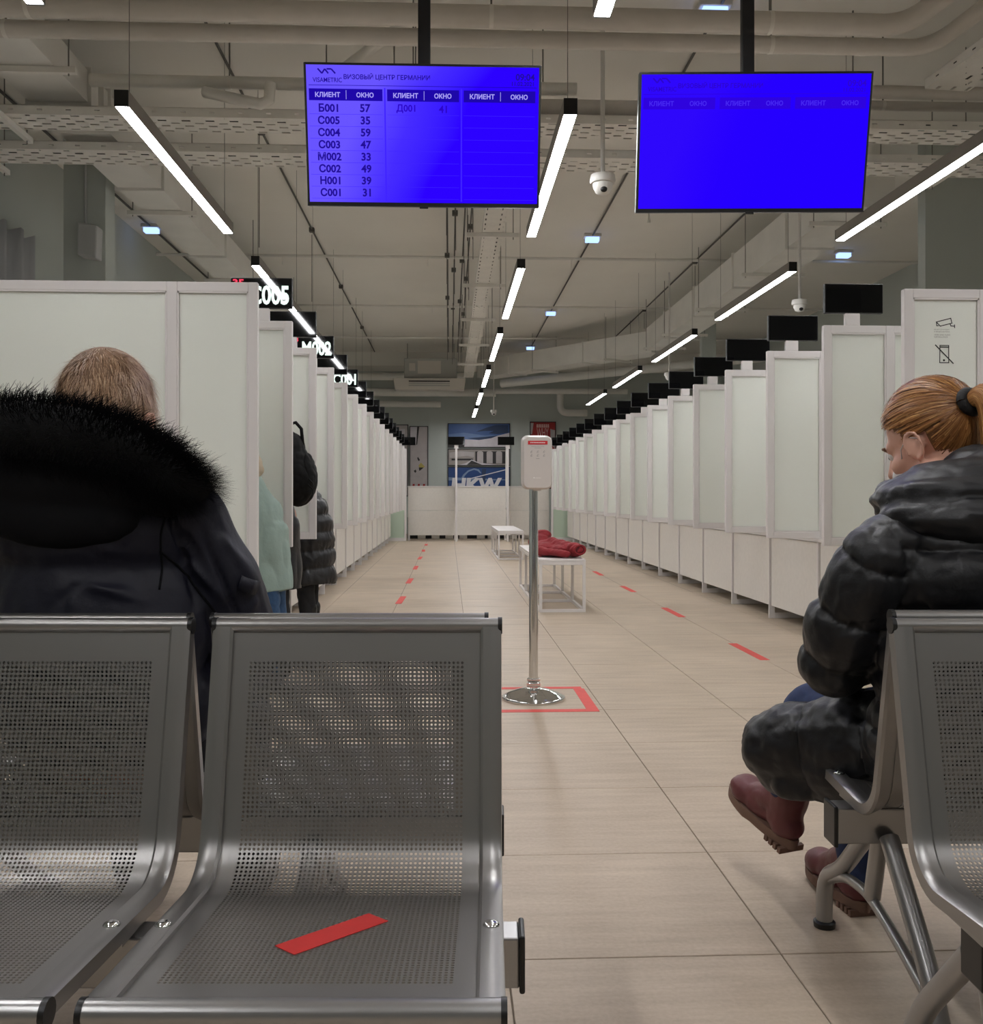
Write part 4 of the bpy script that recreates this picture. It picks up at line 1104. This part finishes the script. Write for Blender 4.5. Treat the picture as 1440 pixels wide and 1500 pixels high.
def smooth_path(P, R, n):
    P = [Vector(p) for p in P]; out = []; ro = []
    for k in range(n + 1):
        t = k / n * (len(P) - 1); i = min(int(t), len(P) - 2); f = t - i
        p0, p1, p2, p3 = P[max(i - 1, 0)], P[i], P[i + 1], P[min(i + 2, len(P) - 1)]
        out.append(.5 * ((2 * p1) + (p2 - p0) * f + (2 * p0 - 5 * p1 + 4 * p2 - p3) * f * f + (3 * p1 - p0 - 3 * p2 + p3) * f ** 3)); ro.append(R[i] * (1 - f) + R[i + 1] * f)
    return out, ro
# ------------------------------------------------------------------ the man on the left
ob = (-.742, 1.92, 0)
man = empty('person', B2W(*ob), -YAW)
hc, hR = Vector((-.728, 1.83, 1.146)), RZ(-6) @ RX(-14)
m_ = MB(); head_prims(m_, hc, hR)
limb(m_, [(-.742, 1.83, 1.0), (-.742, 1.85, .8), (-.745, 1.9, .55)], [.11, .13, .14])
hands = {}
for s in (-1, 1):
    sh, el_, wr = (-.742 + s * .16, 1.84, .95), (-.742 + s * .235, 1.94, .72), (-.742 + s * .11, 2.2, .63)
    limb(m_, [sh, el_, wr], [.05, .042, .03]); hand_prims(m_, wr, (-s * .35, .9, -.2), (0, .2, 1), -s)
    limb(m_, [(-.742 + s * .1, 1.93, .51), (-.742 + s * .13, 2.33, .49), (-.742 + s * .13, 2.36, .1)], [.085, .06, .045])
obj('body', blob(m_, .0055, 2, (), ob), 'skin', man)
face_parts(man, hc, hR, ob)
# trousers
m_ = MB()
for s in (-1, 1): limb(m_, [(-.742 + s * .095, 1.93, .515), (-.742 + s * .13, 2.34, .50), (-.742 + s * .13, 2.37, .09)], [.10, .075, .06])
m_.ell((-.742, 1.93, .53), (.17, .13, .09))
obj('trousers', blob(m_, .009, 5, [wrinkle(12, .006, 1)], ob), 'dark_trousers', man)
for s in (-1, 1): boot(man, (-.742 + s * .13, 2.31, 0.012), (-.742 + s * .15, 2.58, 0.012), (0, 0, 1), ob, 'boot_black', 'black_plastic')
# jacket
m_ = MB()
m_.ell((-.742, 1.875, .60), (.215, .155, .15)); m_.ell((-.742, 1.85, .78), (.218, .165, .21)); m_.ell((-.742, 1.835, .93), (.215, .148, .125))
m_.cap((-.885, 1.83, .965), (-.595, 1.83, .962), .083, .083)
for s in (-1, 1):
    limb(m_, [(-.742 + s * .158, 1.83, .955), (-.742 + s * .205, 1.88, .83), (-.742 + s * .248, 1.935, .70), (-.742 + s * .13, 2.17, .635)], [.083, .083, .074, .056])
m_.cap((-.80, 1.80, 1.03), (-.68, 1.80, 1.03), .06, .06)
def fold(a, b, wd, h):
    def f(co, no):
        d, s_ = seg_param(co, a, b); L = math.dist(a, b); return h * np.exp(-(d / wd) ** 2) * np.clip(np.sin(PI * np.clip(s_ / L, 0, 1)), 0, 1) ** .6
    return f
folds = [fold((-.60, 1.70, .86), (-.72, 1.68, .93), .011, .012), fold((-.60, 1.71, .81), (-.76, 1.68, .86), .010, .012), fold((-.60, 1.72, .77), (-.73, 1.69, .74), .011, .010), fold((-.66, 1.69, .90), (-.78, 1.68, .80), .009, -.009),
         fold((-.80, 1.68, .92), (-.73, 1.68, .80), .012, .009), fold((-.50, 1.80, .93), (-.47, 1.86, .82), .012, .010), fold((-.56, 1.77, .88), (-.50, 1.82, .80), .010, .011), fold((-.45, 1.86, .80), (-.52, 1.84, .745), .009, .011), fold((-.44, 1.9, .765), (-.52, 1.86, .71), .009, .010),
         fold((-.54, 1.80, .79), (-.50, 1.85, .69), .009, -.012), fold((-.62, 1.71, .97), (-.66, 1.70, .91), .010, .008), fold((-.575, 1.75, .95), (-.53, 1.77, .87), .008, -.008)]
jd = folds + [wrinkle(6, .009, 2.2, (.8, .8, 1.5), False), wrinkle(11, .004, 7.7, (1.5, 1, .8)), crease((-.577, 1.8, .92), (1, .12, .22), .0055, .012, (-.59, 1.76, .93), .13), crease((-.905, 1.8, .92), (1, -.12, -.22), .0055, .012, (-.9, 1.76, .93), .13),
      crease((-.52, 1.85, .84), (.55, .2, .25), .005, .008, (-.52, 1.83, .80), .12)]
jk = obj('jacket', blob(m_, .0055, 5, jd, ob), 'navy_jacket', man)
# seams, laid on the cloth
from mathutils.bvhtree import BVHTree
bv = BVHTree.FromPolygons([tuple(v.co) for v in jk.data.vertices], [tuple(p.vertices) for p in jk.data.polygons])
def on_cloth(pts, n=24, lift=.0012):
    P, _ = smooth_path([(x, 0, z) for x, z in pts], [1] * len(pts), n); out = []
    for p in P:
        o_ = Vector((p.x - ob[0], -.5, p.z)); h_ = bv.ray_cast(o_, Vector((0, 1, 0)))
        if h_[0]: out.append(h_[0] + h_[1] * lift)
    return out
for pts in ([(-.566, 1.03), (-.583, .99), (-.595, .94), (-.60, .88), (-.60, .83)], [(-.60, .90), (-.575, .865), (-.545, .82), (-.515, .77), (-.50, .72)]):
    MB().tube(on_cloth(pts), .0022, 6).build('seam', 'black_hood', jk, 180)
a = on_cloth([(-.475, .85), (-.452, .835), (-.43, .81)], 8, .004); b_ = on_cloth([(-.482, .825), (-.46, .81), (-.436, .785)], 8, .004)
n_ = min(len(a), len(b_))
fl = MB().add(a[:n_] + b_[:n_], [(k, k + 1, n_ + k + 1, n_ + k) for k in range(n_ - 1)]).build('pocket_flap', 'navy_jacket', jk, 180); q = fl.modifiers.new('t', 'SOLIDIFY'); q.thickness = .005
# hood lying on the back, and its fur trim
m_ = MB(); m_.ell((-.775, 1.715, 1.03), (.19, .075, .075)); m_.ell((-.80, 1.705, .985), (.18, .05, .075), RY(9)); m_.cap((-.93, 1.76, 1.03), (-.60, 1.76, 1.01), .07, .055)
obj('hood', blob(m_, .007, 6, [wrinkle(7, .008, 5, (1, 1, 1), False)], ob), 'black_hood', man)
fp = [(-1.0, 1.86, 1.03), (-1.0, 1.76, 1.08), (-.93, 1.69, 1.108), (-.79, 1.675, 1.110), (-.685, 1.675, 1.093), (-.615, 1.685, 1.064), (-.575, 1.71, 1.036), (-.558, 1.78, 1.015), (-.565, 1.86, 1.0)]
fr = [.04, .048, .054, .054, .05, .044, .036, .032, .028]
P_, R_ = smooth_path(fp, fr, 60)
fcore = MB().tube([p - Vector(ob) for p in P_], R_, 20).build('fur_trim', 'fur_core', man, 180)
paths = []; tints = []
for k in range(24000):
    t = random.random() * 59; i = int(t); f = t - i; p = P_[i].lerp(P_[i + 1], f) - Vector(ob); r_ = R_[i]
    d = (P_[i + 1] - P_[i]).normalized(); q = Vector((random.gauss(0, 1), random.gauss(0, 1), random.gauss(0, 1))); q = (q - d * q.dot(d)).normalized()
    L_ = random.uniform(.022, .048); lean = d * random.uniform(-.5, .8) + Vector((.25, 0, -.15)) + Vector((random.gauss(0, .25), random.gauss(0, .25), random.gauss(0, .25)))
    a = p + q * r_ * .9; b = a + (q + lean * .4) * L_ * .5; c2 = b + (q * .6 + lean * .8) * L_ * .5
    paths.append(([a, b, c2], q.cross(d))); tints.append(random.random())
strands('fur_hairs', paths, .0012, 'fur', fcore, tints)
# short hair
def scalp_ok(n, low): return n.z > low(n)
cap = MB(); V = []
m_ = MB(); m_.ell(hc + hR @ (CR_C + Vector((0, -.003, .003))), (CR_R[0] + .005, CR_R[1] + .004, CR_R[2] + .005), hR, 40, 28)
mm = m_.mesh('hair'); mm.transform(Matrix.Translation(-Vector(ob)))
import bmesh
def trim(mm, c, R, fn):
    b = bmesh.new(); b.from_mesh(mm); Ri = R.transposed()
    kill = [f for f in b.faces if not fn(Ri @ (f.calc_center_median() - c))]
    bmesh.ops.delete(b, geom=kill, context='FACES'); b.to_mesh(mm); b.free(); mm.update()
c0 = hc - Vector(ob)
keep = lambda q: q.z > (-.052 if q.y < -.035 else (.0 if q.y < .045 else .055)) and q.y < .085
trim(mm, c0, hR, keep)
hcap = obj('hair', mm, 'hair_base_brown', man, 180)
def hair_points(n, c, R, keep, grow=.004):
    out = []
    while len(out) < n:
        q = Vector((random.gauss(0, 1), random.gauss(0, 1), random.gauss(0, 1))).normalized()
        p = Vector((q.x * (CR_R[0] + grow), q.y * (CR_R[1] + grow), q.z * (CR_R[2] + grow))) + CR_C
        if keep(p): out.append((p, Vector((q.x / CR_R[0], q.y / CR_R[1], q.z / CR_R[2])).normalized()))
    return out
paths = []; tints = []
for p, n in hair_points(9000, c0, hR, keep):
    whorl = Vector((0, -.05, .11)); d = (p - whorl); d = (d - n * d.dot(n)).normalized() + Vector((0, 0, -.35)) + Vector((random.gauss(0, .2), random.gauss(0, .2), random.gauss(0, .2))) + Vector((noise.noise(p * 26), noise.noise(p * 26 + Vector((5, 5, 5))), 0)) * .7
    L_ = random.uniform(.022, .042) * (1 if p.z > -.02 else .6)
    a = p; b = a + (d.normalized() * .9 + n * .32) * L_ * .5; e = b + (d.normalized() + n * .05) * L_ * .5
    paths.append(([c0 + hR @ x for x in (a, b, e)], hR @ n)); tints.append(min(1, max(0, random.gauss(.48, .22))))
strands('hair_strands', paths, .0013, 'short_hair', hcap, tints)
tag(man, 'seated man seen from behind, short fair hair, navy jacket with black fur hood', 'person')

# ------------------------------------------------------------------ the woman on the right
ob = (.93, 1.96, 0)
wom = empty('person', B2W(*ob), -YAW)
hc, hR = Vector((.955, 2.09, 1.122)), RZ(32) @ RX(-24)
m_ = MB(); head_prims(m_, hc, hR)
limb(m_, [(.94, 2.03, 1.03), (.915, 1.93, .95), (.91, 1.9, .8), (.93, 1.93, .53)], [.055, .09, .115, .13])
ARM = {-1: [(.74, 1.86, .865), (.705, 1.90, .76), (.698, 1.955, .665), (.83, 2.17, .64)], 1: [(1.075, 1.92, .865), (1.125, 1.96, .76), (1.13, 2.02, .665), (.98, 2.2, .64)]}
for s in (-1, 1):
    limb(m_, ARM[s], [.045, .042, .038, .028]); hand_prims(m_, ARM[s][-1], (-s * .5, .8, .05), (0, -.2, 1), -s)
LEG1 = [(.95, 1.96, .51), (.745, 2.23, .50), (.735, 2.395, .285)]; LEG2 = [(.98, 2.0, .5), (.875, 2.35, .455), (.885, 2.305, .11)]
for Lg in (LEG1, LEG2): limb(m_, Lg, [.08, .055, .042])
obj('body', blob(m_, .0045, 2, (), ob), 'skin', wom)
face_parts(wom, hc, hR, ob)
m_ = MB()
for Lg in (LEG1, LEG2): limb(m_, Lg, [.085, .066, .05])
m_.ell((.95, 1.95, .53), (.15, .12, .09))
obj('jeans', blob(m_, .006, 4, [wrinkle(14, .007, 4)], ob), 'denim', wom)
boot(wom, (.752, 2.385, .120), (.668, 2.60, .185), (.05, -.2, 1), ob, 'boot_leather', 'boot_sole')
boot(wom, (.888, 2.275, .012), (.845, 2.53, .012), (0, 0, 1), ob, 'boot_leather', 'boot_sole')
# long puffer coat
m_ = MB()
m_.ell((.925, 1.90, .53), (.185, .145, .13)); m_.ell((.912, 1.885, .69), (.172, .145, .19)); m_.ell((.908, 1.89, .84), (.175, .14, .14))
m_.cap((.78, 1.87, .885), (1.04, 1.91, .885), .08, .08)
for s in (-1, 1): limb(m_, ARM[s], [.078, .078, .072, .055])
limb(m_, [(.91, 1.95, .49), (.80, 2.06, .475), (.69, 2.17, .44), (.648, 2.205, .425)], [.125, .108, .095, .082])
m_.ell((.76, 2.10, .41), (.14, .10, .07), RZ(-45)); m_.ell((.66, 2.20, .395), (.055, .075, .075)); m_.cap((.66, 2.14, .36), (.86, 2.0, .38), .035, .05); m_.ell((.70, 2.10, .49), (.06, .05, .035))
limb(m_, [(1.0, 1.99, .49), (.96, 2.2, .47)], [.12, .10])
bones = [(ARM[-1][0], ARM[-1][2], .078, .118, .15), (ARM[-1][2], ARM[-1][3], .065, .115, .2), (ARM[1][0], ARM[1][2], .078, .118, .15), (ARM[1][2], ARM[1][3], .065, .115, .2),
         ((.92, 1.90, .45), (.908, 1.885, .95), .17, .12, .2), ((.91, 1.95, .49), (.62, 2.23, .42), .105, .16, .3), ((1.0, 1.99, .49), (.96, 2.2, .47), .11, .1, 0)]
coat = obj('puffer_coat', blob(m_, .0055, 4, [quilt(bones, .017), wrinkle(8, .005, 1.3, (1, 1, .8), False), wrinkle(15, .0035, 4.1, (.8, .8, 1.2)), wrinkle(34, .0014, 9.1)], ob), 'puffer_black', wom)
m_ = MB(); m_.ell((.925, 1.90, 1.012), (.165, .125, .062), RY(-8)); m_.ell((.92, 1.86, .955), (.17, .115, .062)); m_.ell((1.01, 1.93, 1.05), (.13, .115, .055), RY(-10)); m_.cap((.825, 1.95, .985), (.89, 2.05, .975), .052, .045); m_.cap((1.06, 1.97, .985), (1.02, 2.08, .965), .055, .05)
obj('coat_hood', blob(m_, .0055, 5, [wrinkle(6, .016, 9.2, (.5, .6, 2.0), False), wrinkle(11, .009, 2.2, (.45, .8, 2)), wrinkle(30, .0025, 5, (.6, 1, 1.6))], ob), 'puffer_black', wom)
m_ = MB(); m_.tube([Vector(p) - Vector(ob) for p in ((.875, 2.03, 1.022), (.895, 1.99, 1.036), (.94, 1.975, 1.05), (1.0, 1.985, 1.058), (1.04, 2.03, 1.05))], .018, 12); m_.build('scarf', 'magenta_cloth', wom, 180)
# hair drawn back into a ponytail
c0 = hc - Vector(ob)
keepw = lambda q: q.y < .075 and q.z > (-.068 if q.y < -.035 else (-.002 if q.y < .02 else .03 + (q.y - .02) * .55))
m_ = MB(); m_.ell(c0 + hR @ CR_C, (CR_R[0] + .006, CR_R[1] + .006, CR_R[2] + .006), hR, 48, 32)
mm = m_.mesh('hair'); trim(mm, c0, hR, keepw)
hcap = obj('hair', mm, 'hair_base_red', wom, 180)
TD = Vector((-.24, -.95, -.04)).normalized()
def surf(q, g): return CR_C + Vector((q.x * (CR_R[0] + g), q.y * (CR_R[1] + g), q.z * (CR_R[2] + g)))
paths = []; tints = []
for p, n in hair_points(4200, c0, hR, keepw):
    d0 = (p - CR_C); d0 = Vector((d0.x / CR_R[0], d0.y / CR_R[1], d0.z / CR_R[2])).normalized()
    ang = d0.angle(TD); f1 = min(1, random.uniform(.45, 1.1))
    if ang < .12: continue
    wob = random.uniform(-1, 1); pts = []; lift = random.uniform(.006, .0125); ns = 9
    for k in range(ns + 1):
        f = k / ns * f1; s0 = math.sin((1 - f) * ang) / math.sin(ang); s1 = math.sin(f * ang) / math.sin(ang)
        dd = (d0 * s0 + TD * s1).normalized()
        pts.append(c0 + hR @ surf(dd, lift + .002 * math.sin(f * 5 + wob * 3)))
    paths.append((pts, hR @ n)); tints.append(min(1, max(0, random.gauss(.5, .24))))
# fringe of the hairline
strands('hair_strands', paths, .0019, 'red_hair', hcap, tints)
T0 = c0 + hR @ surf(TD, .006); Tn = (hR @ TD).normalized()
side = Tn.cross(Vector((0, 0, 1))).normalized(); upv = side.cross(Tn)
ring = [T0 + Tn * .012 + (side * math.cos(a) + upv * math.sin(a)) * .021 for a in [2 * PI * k / 24 for k in range(25)]]
MB().tube(ring, .0115, 12, False).build('hair_tie', 'hair_tie', wom, 180)
ctr = [T0, T0 + Tn * .02, T0 + Tn * .045 + Vector((.004, 0, -.002)), T0 + Tn * .062 + Vector((.008, 0, -.026)), T0 + Tn * .066 + Vector((.012, 0, -.065)), T0 + Tn * .062 + Vector((.012, 0, -.105)), T0 + Tn * .055 + Vector((.01, 0, -.14))]
wid = [.012, .017, .026, .03, .03, .025, .012]
C_, W_ = smooth_path(ctr, wid, 16)
tail = MB().tube(C_, [w_ * .86 for w_ in W_], 18, True).build('ponytail', 'hair_base_red', wom, 180)
paths = []; tints = []
for k in range(2200):
    a = random.uniform(0, 2 * PI); rr = math.sqrt(random.uniform(.45, 1)); a2 = a + random.gauss(0, .25); f0 = random.choice((0, 0, 0, random.randint(1, 9))); pts = []
    for i in range(f0, 17):
        d = (C_[min(i + 1, 16)] - C_[max(i - 1, 0)]).normalized(); s1 = side; s2 = d.cross(s1).normalized(); aa = a + (a2 - a) * i / 16
        pts.append(C_[i] + (s1 * math.cos(aa) + s2 * math.sin(aa)) * W_[i] * rr + Vector((0, 0, -.012 * random.random() * (i / 16) ** 3)))
    d = (C_[9] - C_[7]).normalized(); s2 = d.cross(side).normalized()
    paths.append((pts, side * math.cos(a) + s2 * math.sin(a))); tints.append(min(1, max(0, random.gauss(.55, .24))))
strands('ponytail_strands', paths, .002, 'red_hair', tail, tints)
# face mask with ear loop
m_ = MB(); m_.ell(hc + hR @ Vector((0, .052, -.06)), (.058, .062, .05), hR, 24, 16); mm = m_.mesh('face_mask'); mm.transform(Matrix.Translation(-Vector(ob))); trim(mm, c0, hR, lambda q: q.y > .045 and q.z < -.01)
mk = obj('face_mask', mm, 'mask_white', wom, 180); q = mk.modifiers.new('t', 'SOLIDIFY'); q.thickness = .002
for s in (-1, 1): MB().tube([c0 + hR @ Vector(p) for p in ((s * .056, .05, -.035), (s * .074, .03, -.012), (s * .084, .0, .003), (s * .086, -.022, -.012))], .0012, 6).build('ear_loop', 'mask_white', mk, 180)
tag(wom, 'seated woman with reddish ponytail and black puffer coat, turned away at right', 'person')

# ------------------------------------------------------------------ three people standing in the left booths
def leaner(x, y, label, coat_m, hem, lean, trouser, boots, hair, quil=None, feet_w=.11, sho=1.28, wx=1.0, ldx=0.0):
    ob = (x, y, 0); r = empty('person', ob)
    hip = Vector((x, y, .86)); che = Vector((x - lean, y, sho - .12)); nk = Vector((x - lean - .07, y, sho + .06)); hd = Vector((x - lean - .13, y, sho + .22))
    hR = RZ(90) @ RX(-22)
    m_ = MB(); head_prims(m_, hd, hR); limb(m_, [nk, che, hip], [.06, .12, .13])
    for s in (-1, 1):
        a = [che + Vector((0, s * .17, .06)), che + Vector((-.12, s * .22, -.2)), Vector((x - lean - .32, y + s * .15, .80))]
        limb(m_, a, [.05, .042, .03]); hand_prims(m_, a[-1], (-1, 0, -.15), (0, 0, 1), s)
        limb(m_, [hip + Vector((0, s * .08, -.02)), Vector((x - .01 + ldx, y + s * feet_w, .48)), Vector((x + .02 + ldx, y + s * feet_w, .09))], [.085, .06, .045])
    obj('body', blob(m_, .009, 2, (), ob), 'skin', r); face_parts(r, hd, hR, ob)
    m_ = MB()
    for s in (-1, 1): limb(m_, [hip + Vector((0, s * .08, -.02)), Vector((x - .01 + ldx, y + s * feet_w, .48)), Vector((x + .02 + ldx, y + s * feet_w, .10))], [.10, .075, .062])
    obj('trousers', blob(m_, .009, 4, [wrinkle(10, .008, x)], ob), trouser, r)
    for s in (-1, 1): boot(r, (x + .09 + ldx, y + s * feet_w, .012), (x - .16 + ldx, y + s * feet_w, .012), (0, 0, 1), ob, boots, 'black_plastic')
    m_ = MB(); m_.ell(che, (.15, .22, .19), RY(-20)); m_.ell((hip + che) / 2, (.15 * wx, .2, .24), RY(-18)); m_.ell(hip, (.165 * wx, .205, .2))
    zz = .72
    while zz > hem + .05: m_.tube([(x + .01, y, zz + .1), (x + .012, y, zz - .06)], [.185 * wx, .195 * wx], 24); zz -= .1
    m_.tube([(x + .01, y, .85), (x + .015, y, hem)], [.175 * wx, .205 * wx], 28)
    for s in (-1, 1):
        a = [che + Vector((0, s * .17, .06)), che + Vector((-.12, s * .23, -.2)), Vector((x - lean - .28, y + s * .16, .82))]
        limb(m_, a, [.082, .072, .055])
    ds = [wrinkle(8, .014, y, (1, 1, .6))]
    if quil: ds.insert(0, quilt([((x, y, hem), (x - lean * .6, y, 1.3), .2, quil, .1), (che + Vector((0, -.17, .06)), che + Vector((-.12, -.23, -.2)), .1, .1, 0), (che + Vector((0, .17, .06)), che + Vector((-.12, .23, -.2)), .1, .1, 0)], .022))
    obj('coat', blob(m_, .009, 5, ds, ob), coat_m, r)
    m_ = MB(); m_.ell(hd + hR @ CR_C, (CR_R[0] + .012, CR_R[1] + .012, CR_R[2] + .01), hR, 32, 20); mm = m_.mesh('hair'); mm.transform(Matrix.Translation(-Vector(ob))); trim(mm, hd - Vector(ob), hR, lambda q: q.y < .06 and q.z > (-.07 if q.y < -.03 else .0))
    obj('hair', mm, hair, r, 180)
    tag(r, label, 'person')
    return r, ob, hip, che, hd
r, ob, hip, che, hd = leaner(-1.06, 5.25, 'person in pale teal coat and jeans behind the nearest left divider', 'teal_cloth', .49, .14, 'denim_bright', 'boot_black', 'hair_base_red', None, .10, 1.28, 1.0, .10)
m_ = MB(); m_.cap(che + Vector((.12, -.06, .10)), che + Vector((.17, -.03, -.02)), .055, .045); m_.cap(che + Vector((.13, -.06, .0)), che + Vector((.20, -.04, -.16)), .03, .02); m_.ell(che + Vector((.06, 0, .2)), (.10, .11, .08))
obj('scarf', blob(m_, .008, 4, [wrinkle(14, .012, 2)], ob), 'beige_cloth', r)
r, ob, hip, che, hd = leaner(-1.10, 6.22, 'person in black coat behind the second left divider, carrying the backpack', 'puffer_black_far', .40, .20, 'dark_trousers', 'boot_black', 'hair_base_brown', None, .07, 1.28, .72)
r2, ob2, hip2, che2, hd2 = leaner(-1.06, 7.27, 'person in long black quilted coat behind the third left divider', 'puffer_black_far', .34, .16, 'dark_trousers', 'boot_black', 'hair_base_brown', .13, .09)
# backpack
bc = Vector((-1.0, 6.19, 1.17)); bo = empty('backpack', (bc.x, bc.y, bc.z - .26))
off = Vector(bo.location)
m_ = MB(); m_.ell(bc, (.13, .17, .25), RY(-14)); m_.ell(bc + Vector((.045, 0, -.05)), (.12, .15, .17), RY(-10)); m_.ell(bc + Vector((-.03, 0, .12)), (.12, .15, .13), RY(-14))
bp = obj('bag_body', blob(m_, .007, 5, [wrinkle(14, .007, 3)], off), 'backpack_black', bo)
m_ = MB(); m_.ell(bc + Vector((.11, 0, -.02)), (.05, .12, .13), RY(-10)); obj('front_pocket', blob(m_, .007, 4, [wrinkle(18, .006, 6)], off), 'backpack_black', bo)
MB().tube([bc - off + Vector(p) for p in ((-.04, -.02, .22), (-.01, -.02, .285), (.03, -.02, .295), (.065, -.02, .255), (.075, -.02, .15))], .011, 10).build('handle', 'backpack_black', bo, 180)
for dz in (-.06, -.1): MB().tube([bc - off + Vector((.12, -.11, dz)), bc - off + Vector((.15, -.125, dz - .03)), bc - off + Vector((.152, -.13, dz - .06))], .004, 6).build('zip_pull', 'backpack_black', bo)
tag(bo, 'black backpack worn by the person behind the second left divider', 'backpack')

# ------------------------------------------------------------------ red coat lying on the bench
m_ = MB(); bx, by, bz = .97, 8.55, .455
for p, r_, q in (((0, .12, .03), (.22, .30, .035), RZ(8)), ((-.06, .2, .075), (.15, .24, .05), RZ(-12)), ((.08, .0, .065), (.15, .20, .05), RZ(30)), ((-.12, .38, .10), (.10, .14, .085), RZ(0)), ((-.10, .42, .17), (.085, .10, .045), RZ(20))):
    m_.ell((bx + p[0], by + p[1], bz + p[2] + .012), r_, q)
m_.cap((bx - .02, by + .12, bz + .10), (bx + .14, by - .22, bz + .075), .065, .058)
m_.cap((bx - .15, by - .05, bz + .05), (bx + .05, by - .28, bz + .04), .038, .035)
co_ = (bx, by, bz)
cr = empty('red_coat', co_)
mm = blob(m_, .007, 4, [wrinkle(8, .014, 3.3, (1, 1, 1), False), wrinkle(14, .008, 8, (.5, 1.4, 1.4))], co_)
cc = np.empty(len(mm.vertices) * 3); mm.vertices.foreach_get('co', cc); cc = cc.reshape(-1, 3); cc[:, 2] = np.maximum(cc[:, 2], .001); mm.vertices.foreach_set('co', cc.ravel()); mm.update()
obj('cloth', mm, 'red_coat', cr)
sl_ = Vector((.16, -.34, 0)).normalized(); e0 = Vector((.145, -.225, .075)) + sl_ * .045
sd = sl_.cross(Vector((0, 0, 1))).normalized()
ring = [e0 + (sd * math.cos(a) * 1.15 + Vector((0, 0, 1)) * math.sin(a) * .8) * .048 for a in [2 * PI * k / 24 for k in range(25)]]
MB().tube(ring, .010, 10, False).build('cuff', 'red_coat', cr, 180)
MB().add([e0 + sl_ * .006] + ring[:-1], [(0, 1 + k, 1 + (k + 1) % 24) for k in range(24)]).build('sleeve_inside', 'red_coat_inside', cr)
tag(cr, 'folded dark red coat lying on the nearer white bench', 'coat')
